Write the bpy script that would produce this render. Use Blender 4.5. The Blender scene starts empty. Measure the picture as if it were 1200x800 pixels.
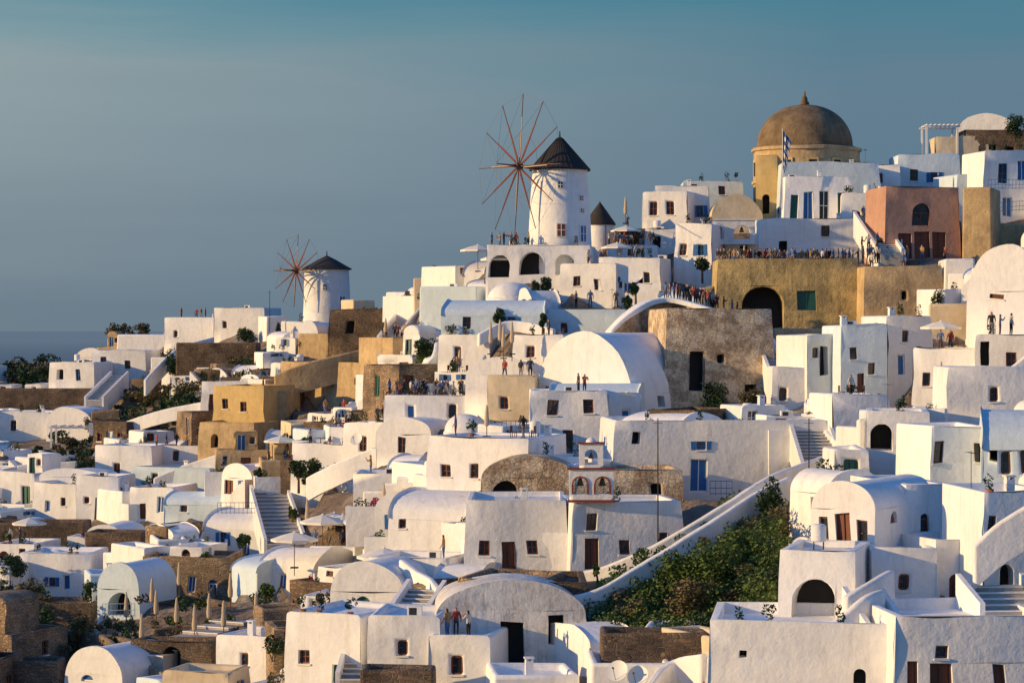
import bpy, math, random
import numpy as np
from mathutils import Vector, Matrix, noise
random.seed(7); np.random.seed(7)
R=math.radians
F=2800.0; HY=385.0
scene=bpy.context.scene
# ------------------------------------------------------------------ terrain table (estimated depths by frame column: pixel column -> (pixel row, depth))
COLS={
-900:[(470,520),(540,400),(620,310),(720,240),(820,190),(1000,140)],
-300:[(452,430),(500,370),(600,270),(700,215),(800,175),(1000,130)],
0:[(440,380),(470,340),(520,290),(600,245),(700,200),(800,165),(1000,125)],
150:[(408,370),(450,325),(520,275),(600,235),(700,190),(800,158),(1000,120)],
300:[(378,330),(420,290),(480,260),(540,235),(600,215),(700,180),(800,150),(1000,115)],
450:[(352,290),(400,255),(470,228),(540,200),(600,182),(700,158),(800,138),(1000,110)],
600:[(300,240),(340,225),(400,208),(480,188),(570,168),(670,152),(780,136),(1000,105)],
750:[(272,250),(330,230),(385,216),(480,192),(570,165),(670,146),(780,130),(1000,102)],
900:[(235,262),(300,232),(385,215),(480,188),(560,158),(650,138),(800,122),(1000,100)],
1050:[(215,262),(300,225),(385,205),(480,175),(560,146),(650,128),(800,118),(1000,98)],
1200:[(200,260),(300,215),(400,180),(480,158),(560,140),(650,126),(800,116),(1000,96)],
2100:[(150,240),(300,190),(400,160),(480,145),(560,130),(650,120),(800,110),(1000,92)]}
XS=sorted(COLS)
def colv(x,py):
    c=COLS[x]
    return float(np.interp(py,[a for a,b in c],[b for a,b in c]))
def lerpcol(px,fn):
    px=max(XS[0],min(XS[-1],px))
    for i in range(len(XS)-1):
        if px<=XS[i+1]:
            t=(px-XS[i])/(XS[i+1]-XS[i]); return fn(XS[i])*(1-t)+fn(XS[i+1])*t
def depth(px,py): return lerpcol(px,lambda x:colv(x,py))
def ridge(px): return lerpcol(px,lambda x:COLS[x][0][0])
def P(px,py,D=None):
    if D is None: D=depth(px,py)
    return Vector(((px-600)*D/F, D, (HY-py)*D/F))
# ------------------------------------------------------------------ materials
def newmat(name):
    m=bpy.data.materials.new(name); m.use_nodes=True
    nt=m.node_tree; b=nt.nodes['Principled BSDF']; return m,nt,b
def plaster(name,c1,c2,c3,rough=.9,scale=1.0,bump=.35,stain=.35,stainscale=.5,con=.18,masonry=0,ms=3.0,mottle=.86):
    m,nt,b=newmat(name); N=nt.nodes; L=nt.links
    geo=N.new('ShaderNodeNewGeometry')
    n1=N.new('ShaderNodeTexNoise'); n1.inputs['Scale'].default_value=.35*scale; n1.inputs['Detail'].default_value=7; n1.inputs['Roughness'].default_value=.7
    L.new(geo.outputs['Position'],n1.inputs['Vector'])
    cr=N.new('ShaderNodeValToRGB'); cr.color_ramp.elements[0].position=.5-con; cr.color_ramp.elements[1].position=.5+con
    cr.color_ramp.elements[0].color=(*c2,1); cr.color_ramp.elements[1].color=(*c1,1)
    L.new(n1.outputs['Fac'],cr.inputs['Fac'])
    mp=N.new('ShaderNodeMapping'); mp.inputs['Scale'].default_value=(2.2,2.2,.3)
    L.new(geo.outputs['Position'],mp.inputs['Vector'])
    n2=N.new('ShaderNodeTexNoise'); n2.inputs['Scale'].default_value=stainscale*scale; n2.inputs['Detail'].default_value=9; n2.inputs['Roughness'].default_value=.78
    L.new(mp.outputs['Vector'],n2.inputs['Vector'])
    r2=N.new('ShaderNodeValToRGB'); r2.color_ramp.elements[0].position=.51; r2.color_ramp.elements[1].position=.72
    r2.color_ramp.elements[0].color=(0,0,0,1); r2.color_ramp.elements[1].color=(stain,)*3+(1,)
    L.new(n2.outputs['Fac'],r2.inputs['Fac'])
    mx=N.new('ShaderNodeMixRGB'); mx.inputs['Color2'].default_value=(*c3,1)
    L.new(r2.outputs['Color'],mx.inputs['Fac']); L.new(cr.outputs['Color'],mx.inputs['Color1'])
    src=mx.outputs['Color']
    n3=N.new('ShaderNodeTexNoise'); n3.inputs['Scale'].default_value=1.6; n3.inputs['Detail'].default_value=9; n3.inputs['Roughness'].default_value=.62
    L.new(geo.outputs['Position'],n3.inputs['Vector'])
    mot=N.new('ShaderNodeMapRange'); mot.inputs['From Min'].default_value=.3; mot.inputs['From Max'].default_value=.52; mot.inputs['To Min'].default_value=mottle; mot.inputs['To Max'].default_value=1.0; L.new(n3.outputs['Fac'],mot.inputs['Value'])
    m0=N.new('ShaderNodeVectorMath'); m0.operation='SCALE'; L.new(src,m0.inputs[0]); L.new(mot.outputs[0],m0.inputs['Scale']); src=m0.outputs[0]
    hsrc=n3.outputs['Fac']
    if masonry:
        vo=N.new('ShaderNodeTexVoronoi'); vo.feature='DISTANCE_TO_EDGE'; vo.inputs['Scale'].default_value=ms
        mp2=N.new('ShaderNodeMapping'); mp2.inputs['Scale'].default_value=(1,1,1.6); L.new(geo.outputs['Position'],mp2.inputs['Vector']); L.new(mp2.outputs[0],vo.inputs['Vector'])
        vr=N.new('ShaderNodeValToRGB'); vr.color_ramp.elements[0].position=.0; vr.color_ramp.elements[1].position=.12
        vr.color_ramp.elements[0].color=(1-masonry,)*3+(1,); L.new(vo.outputs['Distance'],vr.inputs['Fac'])
        ml=N.new('ShaderNodeMixRGB'); ml.blend_type='MULTIPLY'; ml.inputs['Fac'].default_value=1; L.new(src,ml.inputs['Color1']); L.new(vr.outputs[0],ml.inputs['Color2']); src=ml.outputs[0]
        ah=N.new('ShaderNodeMath'); ah.operation='MULTIPLY_ADD'; L.new(vr.outputs[0],ah.inputs[0]); ah.inputs[1].default_value=.5; L.new(n3.outputs['Fac'],ah.inputs[2]); hsrc=ah.outputs[0]
    oi=N.new('ShaderNodeObjectInfo'); hs=N.new('ShaderNodeHueSaturation')
    mr=N.new('ShaderNodeMapRange'); mr.inputs['To Min'].default_value=.88; mr.inputs['To Max'].default_value=1.05
    L.new(oi.outputs['Random'],mr.inputs['Value']); L.new(mr.outputs['Result'],hs.inputs['Value'])
    L.new(src,hs.inputs['Color']); L.new(hs.outputs['Color'],b.inputs['Base Color'])
    bp=N.new('ShaderNodeBump'); bp.inputs['Strength'].default_value=bump; bp.inputs['Distance'].default_value=.16
    L.new(hsrc,bp.inputs['Height']); L.new(bp.outputs['Normal'],b.inputs['Normal'])
    b.inputs['Roughness'].default_value=rough
    b.inputs['Specular IOR Level'].default_value=.15
    return m
def stone(name,c1,c2,cm,scale=2.2,bump=.9):
    m,nt,b=newmat(name); N=nt.nodes; L=nt.links
    geo=N.new('ShaderNodeNewGeometry')
    mp=N.new('ShaderNodeMapping'); mp.inputs['Scale'].default_value=(1,1,1.7); L.new(geo.outputs['Position'],mp.inputs['Vector'])
    vo=N.new('ShaderNodeTexVoronoi'); vo.inputs['Scale'].default_value=scale; L.new(mp.outputs['Vector'],vo.inputs['Vector'])
    vd=N.new('ShaderNodeTexVoronoi'); vd.feature='DISTANCE_TO_EDGE'; vd.inputs['Scale'].default_value=scale; L.new(mp.outputs['Vector'],vd.inputs['Vector'])
    sp=N.new('ShaderNodeSeparateColor'); L.new(vo.outputs['Color'],sp.inputs['Color'])
    m1=N.new('ShaderNodeMixRGB'); m1.inputs['Color1'].default_value=(*c1,1); m1.inputs['Color2'].default_value=(*c2,1); L.new(sp.outputs[0],m1.inputs['Fac'])
    rr=N.new('ShaderNodeValToRGB'); rr.color_ramp.elements[0].position=.02; rr.color_ramp.elements[1].position=.1
    L.new(vd.outputs['Distance'],rr.inputs['Fac'])
    n=N.new('ShaderNodeTexNoise'); n.inputs['Scale'].default_value=.5; n.inputs['Detail'].default_value=6; L.new(geo.outputs['Position'],n.inputs['Vector'])
    r3=N.new('ShaderNodeValToRGB'); r3.color_ramp.elements[0].position=.35; r3.color_ramp.elements[1].position=.65
    r3.color_ramp.elements[0].color=(.5,.5,.5,1); r3.color_ramp.elements[1].color=(1.3,1.22,1.1,1); L.new(n.outputs['Fac'],r3.inputs['Fac'])
    m2=N.new('ShaderNodeMixRGB'); m2.inputs['Color1'].default_value=(*cm,1); L.new(rr.outputs['Color'],m2.inputs['Fac']); L.new(m1.outputs['Color'],m2.inputs['Color2'])
    m3=N.new('ShaderNodeMixRGB'); m3.blend_type='MULTIPLY'; m3.inputs['Fac'].default_value=1; L.new(m2.outputs['Color'],m3.inputs['Color1']); L.new(r3.outputs['Color'],m3.inputs['Color2'])
    L.new(m3.outputs['Color'],b.inputs['Base Color']); b.inputs['Roughness'].default_value=.95
    bp=N.new('ShaderNodeBump'); bp.inputs['Strength'].default_value=bump; bp.inputs['Distance'].default_value=.2
    L.new(rr.outputs['Color'],bp.inputs['Height']); L.new(bp.outputs['Normal'],b.inputs['Normal'])
    return m
def simple(name,c,rough=.6,var=.25,scale=4,metal=0,spec=.4):
    m,nt,b=newmat(name); N=nt.nodes; L=nt.links
    geo=N.new('ShaderNodeNewGeometry'); n=N.new('ShaderNodeTexNoise'); n.inputs['Scale'].default_value=scale; n.inputs['Detail'].default_value=4
    L.new(geo.outputs['Position'],n.inputs['Vector'])
    mx=N.new('ShaderNodeMixRGB'); mx.inputs['Color1'].default_value=(*[x*(1-var) for x in c],1); mx.inputs['Color2'].default_value=(*[min(1,x*(1+var)) for x in c],1)
    L.new(n.outputs['Fac'],mx.inputs['Fac']); L.new(mx.outputs['Color'],b.inputs['Base Color'])
    b.inputs['Roughness'].default_value=rough; b.inputs['Metallic'].default_value=metal; b.inputs['Specular IOR Level'].default_value=spec
    return m
M={}
M['white']=plaster('whitewash',(.88,.87,.85),(.78,.78,.78),(.44,.40,.35),stain=.42,bump=.42,mottle=.93)
M['white_old']=plaster('peeling_whitewash',(.78,.76,.72),(.6,.57,.53),(.28,.20,.14),stain=.9,stainscale=1.3,con=.08,bump=.6)
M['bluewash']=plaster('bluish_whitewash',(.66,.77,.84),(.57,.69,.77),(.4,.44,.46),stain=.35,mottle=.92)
M['cream']=plaster('cream_plaster',(.76,.64,.46),(.62,.50,.34),(.4,.3,.2),stain=.5)
M['ochre']=plaster('ochre_plaster',(.66,.49,.27),(.46,.33,.19),(.21,.15,.09),stain=.75,scale=1.4,bump=.7,con=.12,masonry=.12)
M['castle']=plaster('castle_ochre',(.64,.48,.22),(.36,.28,.14),(.12,.09,.055),stain=.85,scale=1.6,bump=.8,stainscale=.6,con=.1,masonry=.16)
M['ruin']=plaster('ruin_masonry',(.78,.64,.46),(.40,.29,.19),(.16,.11,.075),stain=.8,scale=2.2,bump=.9,stainscale=.8,con=.08,masonry=.3,ms=2.8)
M['pink']=plaster('terracotta_plaster',(.56,.34,.25),(.46,.26,.19),(.3,.17,.12),stain=.55)
M['yellow']=plaster('yellow_plaster',(.70,.51,.22),(.57,.40,.18),(.3,.2,.1),stain=.45)
M['dome']=plaster('dome_plaster',(.28,.20,.12),(.16,.115,.07),(.08,.06,.04),stain=.7,scale=2,bump=.7,con=.12)
M['stone']=stone('dark_rubble_stone',(.22,.15,.10),(.10,.075,.06),(.24,.19,.15),scale=2.8)
M['stonelt']=stone('ochre_rubble_stone',(.40,.28,.18),(.23,.17,.115),(.42,.34,.25),scale=2.8)
M['thatch']=simple('mill_cap_shingle',(.035,.03,.028),.9,.5,6)
M['glass']=simple('window_glass',(.02,.026,.032),.15,.2,spec=.6)
M['brown']=simple('brown_door',(.17,.05,.027),.6)
M['blue']=simple('blue_door',(.02,.12,.34),.5)
M['green']=simple('green_door',(.02,.10,.08),.5)
M['fwhite']=simple('white_frame',(.75,.74,.7),.5,.05)
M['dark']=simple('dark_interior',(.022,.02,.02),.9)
M['red']=simple('red_trim',(.24,.045,.03),.7)
M['wood']=simple('weathered_wood',(.13,.06,.04),.8)
M['rope']=simple('rigging_rope',(.16,.11,.08),.8)
M['metal']=simple('dark_metal',(.05,.05,.055),.5,metal=.6)
M['bell']=simple('bronze_bell',(.12,.09,.05),.4,metal=.8)
M['canvas']=simple('cream_canvas',(.50,.40,.28),.9,.1)
M['canvasw']=simple('white_canvas',(.78,.74,.66),.9,.05)
M['paving']=plaster('painted_paving',(.50,.47,.43),(.33,.30,.27),(.2,.17,.14),stain=.5,scale=2)
M['skin']=simple('skin',(.42,.24,.16),.6,.05)
M['hair']=simple('dark_hair',(.03,.02,.015),.7,.1)
M['clay']=simple('clay_pot',(.34,.14,.07),.8)
M['flower']=simple('bougainvillea',(.40,.04,.14),.8)
M['bark']=simple('bark',(.10,.07,.05),.9)
def leafmat(name,a,b_,c):
    m,nt,b=newmat(name); N=nt.nodes; L=nt.links
    geo=N.new('ShaderNodeNewGeometry'); n=N.new('ShaderNodeTexNoise'); n.inputs['Scale'].default_value=.9; n.inputs['Detail'].default_value=5; L.new(geo.outputs['Position'],n.inputs['Vector'])
    cr=N.new('ShaderNodeValToRGB'); e=cr.color_ramp.elements; e[0].position=.3; e[0].color=(*a,1); e[1].position=.7; e[1].color=(*c,1); k=e.new(.5); k.color=(*b_,1)
    L.new(n.outputs['Fac'],cr.inputs['Fac']); L.new(cr.outputs['Color'],b.inputs['Base Color']); b.inputs['Roughness'].default_value=.7
    b.inputs['Specular IOR Level'].default_value=.2
    return m
M['leaf']=leafmat('green_leaves',(.04,.075,.018),(.085,.13,.028),(.15,.18,.042))
M['leafd']=leafmat('dark_leaves',(.016,.04,.018),(.035,.065,.024),(.06,.095,.03))
M['scrub']=leafmat('dry_scrub',(.07,.06,.025),(.13,.105,.045),(.21,.15,.07))
def terrain_mat():
    m,nt,b=newmat('hillside_rock'); N=nt.nodes; L=nt.links
    geo=N.new('ShaderNodeNewGeometry')
    n=N.new('ShaderNodeTexNoise'); n.inputs['Scale'].default_value=.14; n.inputs['Detail'].default_value=9; n.inputs['Roughness'].default_value=.7; L.new(geo.outputs['Position'],n.inputs['Vector'])
    cr=N.new('ShaderNodeValToRGB'); e=cr.color_ramp.elements; e[0].position=.36; e[0].color=(.08,.06,.045,1); e[1].position=.64; e[1].color=(.34,.28,.21,1)
    k=e.new(.5); k.color=(.18,.13,.09,1)
    L.new(n.outputs['Fac'],cr.inputs['Fac']); L.new(cr.outputs['Color'],b.inputs['Base Color'])
    n3=N.new('ShaderNodeTexNoise'); n3.inputs['Scale'].default_value=1.2; n3.inputs['Detail'].default_value=8; L.new(geo.outputs['Position'],n3.inputs['Vector'])
    bp=N.new('ShaderNodeBump'); bp.inputs['Strength'].default_value=1; bp.inputs['Distance'].default_value=.5; L.new(n3.outputs['Fac'],bp.inputs['Height']); L.new(bp.outputs['Normal'],b.inputs['Normal'])
    b.inputs['Roughness'].default_value=.95; return m
M['terrain']=terrain_mat()
# ------------------------------------------------------------------ mesh builder
class MB:
    def __init__(s): s.v=[]; s.f=[]; s.m=[]; s.d={}; s.mats=[]
    def mi(s,m):
        if m not in s.mats: s.mats.append(m)
        return s.mats.index(m)
    def vi(s,p):
        k=(round(p[0],3),round(p[1],3),round(p[2],3))
        if k not in s.d: s.d[k]=len(s.v); s.v.append(k)
        return s.d[k]
    def face(s,pts,m):
        ids=[]
        for p in pts:
            i=s.vi(p)
            if i not in ids: ids.append(i)
        if len(ids)>=3: s.f.append(ids); s.m.append(s.mi(m))
    def hexa(s,c,m):
        base=len(s.v); s.v+= [tuple(p) for p in c]
        for q in ((0,3,2,1),(4,5,6,7),(0,1,5,4),(1,2,6,5),(2,3,7,6),(3,0,4,7)):
            s.f.append([base+i for i in q]); s.m.append(s.mi(m))
    def box(s,x0,x1,y0,y1,z0,z1,m,T=None):
        c=[(x0,y0,z0),(x1,y0,z0),(x1,y1,z0),(x0,y1,z0),(x0,y0,z1),(x1,y0,z1),(x1,y1,z1),(x0,y1,z1)]
        if T: c=[tuple(T@Vector(p)) for p in c]
        s.hexa(c,m)
    def tube(s,a,b,r0,r1,m,n=6,cap=True):
        a=Vector(a); b=Vector(b); d=(b-a).normalized()
        u=d.orthogonal().normalized(); w=d.cross(u)
        base=len(s.v)
        for q,r in ((a,r0),(b,r1)):
            for i in range(n):
                t=2*math.pi*i/n; s.v.append(tuple(q+u*math.cos(t)*r+w*math.sin(t)*r))
        for i in range(n):
            j=(i+1)%n; s.f.append([base+i,base+j,base+n+j,base+n+i]); s.m.append(s.mi(m))
        if cap:
            s.f.append([base+i for i in range(n)][::-1]); s.m.append(s.mi(m)); s.f.append([base+n+i for i in range(n)]); s.m.append(s.mi(m))
    def lathe(s,c,prof,m,n=24,a0=0,sq=1):
        base=len(s.v)
        for (r,z) in prof:
            for i in range(n):
                t=a0+2*math.pi*i/n; s.v.append((c[0]+r*math.cos(t),c[1]+r*math.sin(t)*sq,c[2]+z))
        for k in range(len(prof)-1):
            for i in range(n):
                j=(i+1)%n; s.f.append([base+k*n+i,base+k*n+j,base+(k+1)*n+j,base+(k+1)*n+i]); s.m.append(s.mi(m))
    def obj(s,name,loc=(0,0,0),rz=0,parent=None,bevel=0,smooth=40,wob=0,seed=0):
        me=bpy.data.meshes.new(name)
        vs=s.v
        if wob:
            o=Vector((seed*13.7,seed*7.1,0))
            vs=[tuple(Vector((p[0]*(1-.012*max(0,p[2])),p[1]+.02*max(0,p[2]),p[2]))+noise.noise_vector(Vector(p)*.45+o)*wob) for p in s.v] if wob>.1 else [tuple(Vector(p)+noise.noise_vector(Vector(p)*.45+o)*wob) for p in s.v]
        me.from_pydata(vs,[],s.f)
        for m in s.mats: me.materials.append(M[m])
        me.polygons.foreach_set('material_index',s.m)
        me.validate(); me.update()
        if smooth: 
            me.shade_smooth(); me.set_sharp_from_angle(angle=R(smooth))
        ob=bpy.data.objects.new(name,me); scene.collection.objects.link(ob)
        if parent: ob.parent=parent
        else: ob.location=loc; ob.rotation_euler=(0,0,rz)
        if bevel:
            b=ob.modifiers.new('soft_edges','BEVEL'); b.width=bevel; b.segments=3 if bevel>.12 else 2; b.limit_method='ANGLE'; b.angle_limit=R(50)
        return ob
def leaves(mb,c,rx,ry,rz,n,size,mat,rng):
    cl=[(rng.uniform(-.6,.6),rng.uniform(-.6,.6),rng.uniform(-.35,.75),rng.uniform(.3,.55)) for _ in range(max(4,int(n/60)))]
    mi=mb.mi(mat)
    for _ in range(n):
        q=cl[rng.randrange(len(cl))]
        d=Vector((rng.gauss(0,1),rng.gauss(0,1),rng.gauss(0,1))).normalized()*q[3]*rng.uniform(.65,1.05)
        p=Vector((c[0]+(q[0]+d.x)*rx,c[1]+(q[1]+d.y)*ry,c[2]+(q[2]+d.z+.5)*rz))
        u=Vector((rng.gauss(0,1),rng.gauss(0,1),rng.gauss(0,1))).normalized(); v=u.orthogonal().normalized(); s=size*rng.uniform(.6,1.3)
        b=len(mb.v); mb.v+=[tuple(p-u*s),tuple(p+v*s*.5),tuple(p+u*s),tuple(p-v*s*.5)]
        mb.f.append([b,b+1,b+2,b+3]); mb.m.append(mi)
# ------------------------------------------------------------------ wall panels with real recessed openings
def panel(mb,ob,P0,ux,n,width,z0,z1,ops,wm):
    def pt(u,dn,z): return (P0[0]+ux[0]*u-n[0]*dn, P0[1]+ux[1]*u-n[1]*dn, z)
    good=[]
    for (uc,zb,w,h,k) in ops:
        a=max(.2,uc-w/2); b=min(width-.2,uc+w/2); zt=min(zb+h,z1-.2)
        if 't' in k: a=max(.05,uc-w/2); b=min(width-.05,uc+w/2); zt=min(zb+h,z1-.1)
        if b-a<.25 or zt-zb<.3: continue
        if any(not(b+.1<g[0] or a-.1>g[1] or zt+.05<g[2] or zb-.05>g[3]) for g in good): continue
        good.append((a,b,zb,zt,k))
    xs=sorted({0,width,*[g[0] for g in good],*[g[1] for g in good]}); zs=sorted({z0,z1,*[g[2] for g in good],*[g[3] for g in good]})
    for i in range(len(xs)-1):
        for j in range(len(zs)-1):
            cx=(xs[i]+xs[i+1])/2; cz=(zs[j]+zs[j+1])/2
            if any(g[0]<cx<g[1] and g[2]<cz<g[3] for g in good): continue
            mb.face([pt(xs[i],0,zs[j]),pt(xs[i+1],0,zs[j]),pt(xs[i+1],0,zs[j+1]),pt(xs[i],0,zs[j+1])],wm)
    for (a,b,zb,zt,k) in good:
        arch=k[0]=='a'; kk=k[1:] if arch else k
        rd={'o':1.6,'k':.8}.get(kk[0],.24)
        if kk[0]=='t': rd=float(kk[1:] or .5)
        if arch:
            r=(b-a)/2; rz=min(r,(zt-zb)*.8); zc=zt-rz; xc=(a+b)/2; S=10
            arc=[(xc+r*math.cos(math.pi*i/S),zc+rz*math.sin(math.pi*i/S)) for i in range(S+1)]
            out=[(a,zb),(b,zb)]+arc
            mb.face([pt(q[0],0,q[1]) for q in ([(b,zt),(xc,zt)]+arc[:S//2][::-1])],wm)
            mb.face([pt(q[0],0,q[1]) for q in ([(a,zt)]+arc[S//2+1:][::-1]+[(xc,zt)])],wm)
        else:
            out=[(a,zb),(b,zb),(b,zt),(a,zt)]
        if len(set(out))<len(out):
            o2=[]; [o2.append(q) for q in out if q not in o2]; out=o2
        L=len(out)
        for i in range(L):
            p,q=out[i],out[(i+1)%L]
            mb.face([pt(p[0],0,p[1]),pt(q[0],0,q[1]),pt(q[0],rd,q[1]),pt(p[0],rd,p[1])],wm)
        if kk[0]=='t': continue
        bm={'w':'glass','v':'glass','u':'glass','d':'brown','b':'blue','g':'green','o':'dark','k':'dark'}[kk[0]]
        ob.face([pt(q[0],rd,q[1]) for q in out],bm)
        if kk[0] in 'ok': continue
        fm={'w':'brown','v':'fwhite','u':'blue','d':'wood','b':'fwhite','g':'green'}[kk[0]]
        def bar(u0,u1,za,zb_,d0,d1,m=None):
            mm=m or fm
            ob.hexa([pt(u0,d1,za),pt(u1,d1,za),pt(u1,d0,za),pt(u0,d0,za),pt(u0,d1,zb_),pt(u1,d1,zb_),pt(u1,d0,zb_),pt(u0,d0,zb_)],mm)
        zz=zc if arch else zt; t=.09; d1=rd-.003; d0=rd-.07
        bar(a,a+t,zb,zz,d0,d1); bar(b-t,b,zb,zz,d0,d1); xm=(a+b)/2
        bar(a+t,b-t,zz-t,zz,d0,d1); bar(a+t,b-t,zb,zb+t,d0,d1)
        if b-a>.7: bar(xm-.035,xm+.035,zb+t,zz-t,d0+.01,d1)
        if kk[0] in 'wvu': 
            bar(a+t,xm-.035,(zb+zz)/2-.03,(zb+zz)/2+.03,d0+.02,d1)
            if b-a>.7: bar(xm+.035,b-t,(zb+zz)/2-.03,(zb+zz)/2+.03,d0+.02,d1)
        if kk[0]=='u' and not arch and zt-zb<1.6 and a>.5 and width-b>.5:
            hw_=(b-a)/2; bar(a-hw_-.03,a-.03,zb,zt,-.06,-.004,'blue'); bar(b+.03,b+hw_+.03,zb,zt,-.06,-.004,'blue')
        if kk[0] in 'wvu' and not arch:
            bar(a-.08,b+.08,zb-.1,zb-.003,-.09,.02,'fwhite')
KEYS=[]; CNT=[0]; ROOFS=[]
XR=random.Random(99)
WB=.17
def house(l,r,t,b,d=6,yaw=0,roof='flat',mat='white',ops=(),rops=(),lops=(),name='white_house',D=None,key=True,rise=None,found=3.5,rmat=None,extra=True,par=.35,add=()):
    CNT[0]+=1; sd=CNT[0]
    pxc=(l+r)/2; 
    if D is None: D=depth(pxc,b)
    s=F/D; cy=math.cos(R(yaw)); W=(r-l)/s/cy; H=(b-t)/s
    if key: KEYS.append((l,r,t,b,D))
    loc=P(pxc,b,D); mb=MB(); ob=MB(); rm=rmat or mat
    hw=H
    if roof=='vault': rs=rise if rise is not None else min(W/2,H*.5); rs=min(rs,H-.5); hw=H-rs
    if roof=='vaultx': rs=rise if rise is not None else min(d/2,H*.35); hw=H-rs
    if roof=='dome': rs=rise if rise is not None else min(W,d)*.42; rs=min(rs,H-.6); hw=H-rs
    fo=[((px-pxc)/s/cy+W/2,(b-py)/s,w/s/cy,h/s,k) for (px,py,w,h,k) in ops]
    z0=-found
    panel(mb,ob,(-W/2,0),(1,0),(0,-1),W,z0,hw,fo,mat)
    panel(mb,ob,(W/2,0),(0,1),(1,0),d,z0,hw,[(u*d,z,w,h,k) for (u,z,w,h,k) in rops],mat)
    panel(mb,ob,(W/2,d),(-1,0),(0,1),W,z0,hw,[],mat)
    panel(mb,ob,(-W/2,d),(0,-1),(-1,0),d,z0,hw,[((1-u)*d,z,w,h,k) for (u,z,w,h,k) in lops],mat)
    a=W/2; pd=0
    if roof=='flat':
        th=.4; pd=min(par,hw*.3)
        O=[(-a,0),(a,0),(a,d),(-a,d)]; I=[(-a+th,th),(a-th,th),(a-th,d-th),(-a+th,d-th)]
        for i in range(4):
            j=(i+1)%4
            mb.face([(*O[i],hw),(*O[j],hw),(*I[j],hw),(*I[i],hw)],mat)
            mb.face([(*I[i],hw),(*I[j],hw),(*I[j],hw-pd),(*I[i],hw-pd)],mat)
        mb.face([(*I[k],hw-pd) for k in range(4)],rm)
    elif roof=='vault':
        S=18; arc=[(-a*math.cos(math.pi*i/S),hw+rs*math.sin(math.pi*i/S)) for i in range(S+1)]
        for i in range(S):
            p,q=arc[i],arc[i+1]
            mb.face([(p[0],.3,p[1]),(q[0],.3,q[1]),(q[0],d,q[1]),(p[0],d,p[1])],rm)
        mb.face([(p[0],d,p[1]) for p in arc],mat)
        e=.16
        arc2=[(-a*math.cos(math.pi*i/S),hw+(rs+e)*math.sin(math.pi*i/S)) for i in range(S+1)]
        mb.face([(p[0],0,p[1]) for p in arc2][::-1],mat)
        for i in range(S):
            p,q=arc2[i],arc2[i+1]
            mb.face([(p[0],0,p[1]),(q[0],0,q[1]),(q[0],.3,q[1]),(p[0],.3,p[1])],mat)
            p2,q2=arc[i],arc[i+1]
            mb.face([(p[0],.3,p[1]),(q[0],.3,q[1]),(q2[0],.3,q2[1]),(p2[0],.3,p2[1])],mat)
    elif roof=='vaultx':
        S=14; arc=[(d/2-d/2*math.cos(math.pi*i/S),hw+rs*math.sin(math.pi*i/S)) for i in range(S+1)]
        for i in range(S):
            p,q=arc[i],arc[i+1]
            mb.face([(-a,p[0],p[1]),(a,p[0],p[1]),(a,q[0],q[1]),(-a,q[0],q[1])],rm)
        mb.face([(a,p[0],p[1]) for p in arc],mat); mb.face([(-a,p[0],p[1]) for p in arc][::-1],mat)
    elif roof=='dome':
        mb.face([(-a,0,hw),(a,0,hw),(a,d,hw),(-a,d,hw)],rm)
        rr=min(W,d)*.46
        mb.lathe((0,d/2,hw),[(rr*1.03,-.05),(rr*1.03,.25),(rr*.98,.3)]+[(rr*.98*math.cos(t),.3+(rs-.3)*math.sin(t)) for t in np.linspace(0,math.pi/2-.02,9)],rm,24)
    if 'upper' in add and roof=='flat' and W>3.6:
        w2=W*XR.uniform(.35,.6); x0=XR.choice([-a+.3,a-.3-w2,-w2/2]); h2=XR.uniform(1.9,2.5); y0=d*.35; zb=hw-pd
        m2=MB(); o2=MB()
        panel(m2,o2,(x0,y0),(1,0),(0,-1),w2,zb-.3,zb+h2,[(w2*.3,zb,.85,1.8,XR.choice(['d','b','g','b'])),(w2*.75,zb+.9,.5,.7,'w')],mat)
        panel(m2,o2,(x0+w2,y0),(0,1),(1,0),d-y0-.3,zb-.3,zb+h2,[],mat); panel(m2,o2,(x0,d-.3),(0,-1),(-1,0),d-y0-.3,zb-.3,zb+h2,[(1.5,zb+.9,.6,.8,'v')],mat); panel(m2,o2,(x0+w2,d-.3),(-1,0),(0,1),w2,zb-.3,zb+h2,[],mat)
        if XR.random()<.5:
            S=10; rr_=XR.uniform(.5,.9); ar=[(x0+w2/2-w2/2*math.cos(math.pi*i/S),zb+h2+rr_*math.sin(math.pi*i/S)) for i in range(S+1)]
            for i in range(S): m2.face([(ar[i][0],y0,ar[i][1]),(ar[i+1][0],y0,ar[i+1][1]),(ar[i+1][0],d-.3,ar[i+1][1]),(ar[i][0],d-.3,ar[i][1])],mat)
            m2.face([(p[0],y0,p[1]) for p in ar][::-1],mat); m2.face([(p[0],d-.3,p[1]) for p in ar],mat)
        else: m2.face([(x0,y0,zb+h2),(x0+w2,y0,zb+h2),(x0+w2,d-.3,zb+h2),(x0,d-.3,zb+h2)],mat)
        ADD=(m2,o2)
    else: ADD=None
    root=mb.obj(name,loc,-R(yaw),bevel=.19,wob=WB,seed=sd,smooth=38)
    if roof=='flat' and not ADD and W>3.5: ROOFS.append((loc.copy(),-R(yaw),W,d,hw-pd,D,pxc))
    if ADD: ADD[0].obj('upper_room',parent=root,bevel=.17,wob=WB,seed=sd+.5); ADD[1].obj('upper_room_openings',parent=root,wob=WB,seed=sd+.5,smooth=0)
    if ob.f: ob.obj('windows_and_doors',parent=root,wob=WB,seed=sd,smooth=0)
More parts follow.
